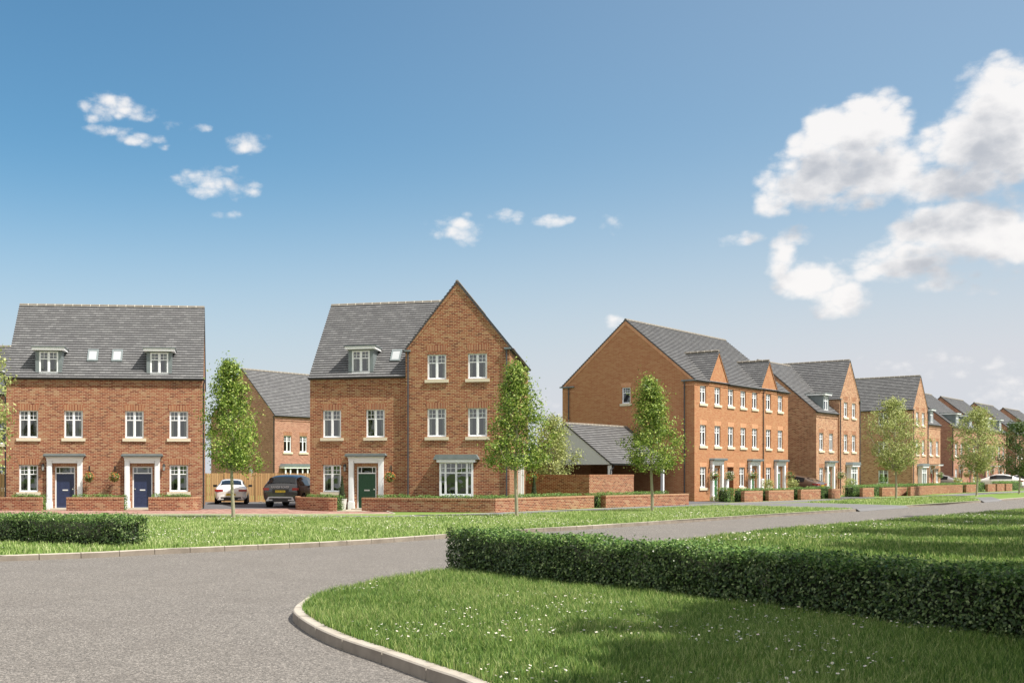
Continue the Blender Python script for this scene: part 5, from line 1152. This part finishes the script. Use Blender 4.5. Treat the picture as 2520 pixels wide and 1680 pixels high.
    b = MB(); zz = zb + .2; b.prism([(-.62 * hw, zz), (.62 * hw, zz), (.56 * hw, zz + .06), (-.56 * hw, zz + .06)], -.03, .2)
    for sx in (-1, 1): b.prism([(min(sx * .62 * hw, sx * .78 * hw), zz - .16), (max(sx * .62 * hw, sx * .78 * hw), zz - .16), (sx * .62 * hw + .03, zz + .05), (sx * .62 * hw - .03, zz + .05)], -.028, .2)
    b.build('bumper_trim', 'steel' if kind == 'suv' else paint, o)
    pz = .56 if kind == 'coupe' else .82
    if kind == 'suv': b = MB(); b.box(-.42, .42, -.016, .05, pz - .10, pz + .12); b.build('plate_recess', 'carblack', o)
    b = MB(); b.box(-.26, .26, -.03, -.004, pz - .055, pz + .055); pl = b.build('number_plate', 'plate', o)
    def text(s_, w, z, y, m_, nm, par):
        cu = bpy.data.curves.new(nm, 'FONT'); cu.body = s_; cu.align_x = 'CENTER'; cu.align_y = 'CENTER'; cu.size = .1; cu.extrude = .002; t_ = bpy.data.objects.new(nm, cu); COL.objects.link(t_); bpy.context.view_layer.update()
        me_ = bpy.data.meshes.new_from_object(t_); k_ = w / max(.01, t_.dimensions.x); bpy.data.objects.remove(t_); me_.materials.clear(); me_.materials.append(M[m_])
        for v in me_.vertices: v.co = (v.co.x * k_, y - v.co.z, z + v.co.y * k_)
        me_.update(); link(nm, me_, par)
    if plate_txt: text(plate_txt, .46, pz, -.034, 'carblack', 'plate_lettering', pl)
    if badge: text(badge, .95, 1.035, -.03, 'steel', 'badge_lettering', o)
    for y in ax_:
        for sx in (-1, 1):
            b = MB(); x0 = sx * (hw - .235); x1 = sx * (hw - .005); b.tube([(x0, y, rw), (x1, y, rw)], rw, 20); wo = b.build('wheel', 'rubber', o)
            b = MB(); b.tube([(x1 - sx * .02, y, rw), (x1 + sx * .006, y, rw)], [rw * .68, rw * .62], 12); b.build('rim', 'alloy', wo)
    return o
def at_back(px, Y): return ((px - CX) / F_PX * Y, Y)
car(at_back(568, 62.2), R(3), 'carwhite', 'coupe', 'white coupe parked on the driveway, tail towards the road', 'KX18 BVE')
car(at_back(690, 56.6), R(-14), 'cardark', 'suv', 'dark bronze SUV parked beside the green door house', 'EX18 AEK', 'RANGE ROVER')
car(cs(18.1, -1.4), AC, 'carbrown', 'csuv', 'bronze crossover parked between the terrace and the buff gabled house', 'EX18 BKD')
car(cs(57.1, -1.2), AC, 'cargrey', 'csuv', 'silver crossover parked right of the red door house')
car(cs(70.8, -4.0), AC, 'carwhite', 'csuv', 'white coupe SUV at the far right, nearest of the far cars')
car(cs(84.4, -3.6), AC, 'carwhite', 'csuv', 'white car at the far right behind the edge tree')

car(cs(97.9, -4.2), AC, 'carwhite', 'csuv', 'white car at the far right, farthest of the far cars')
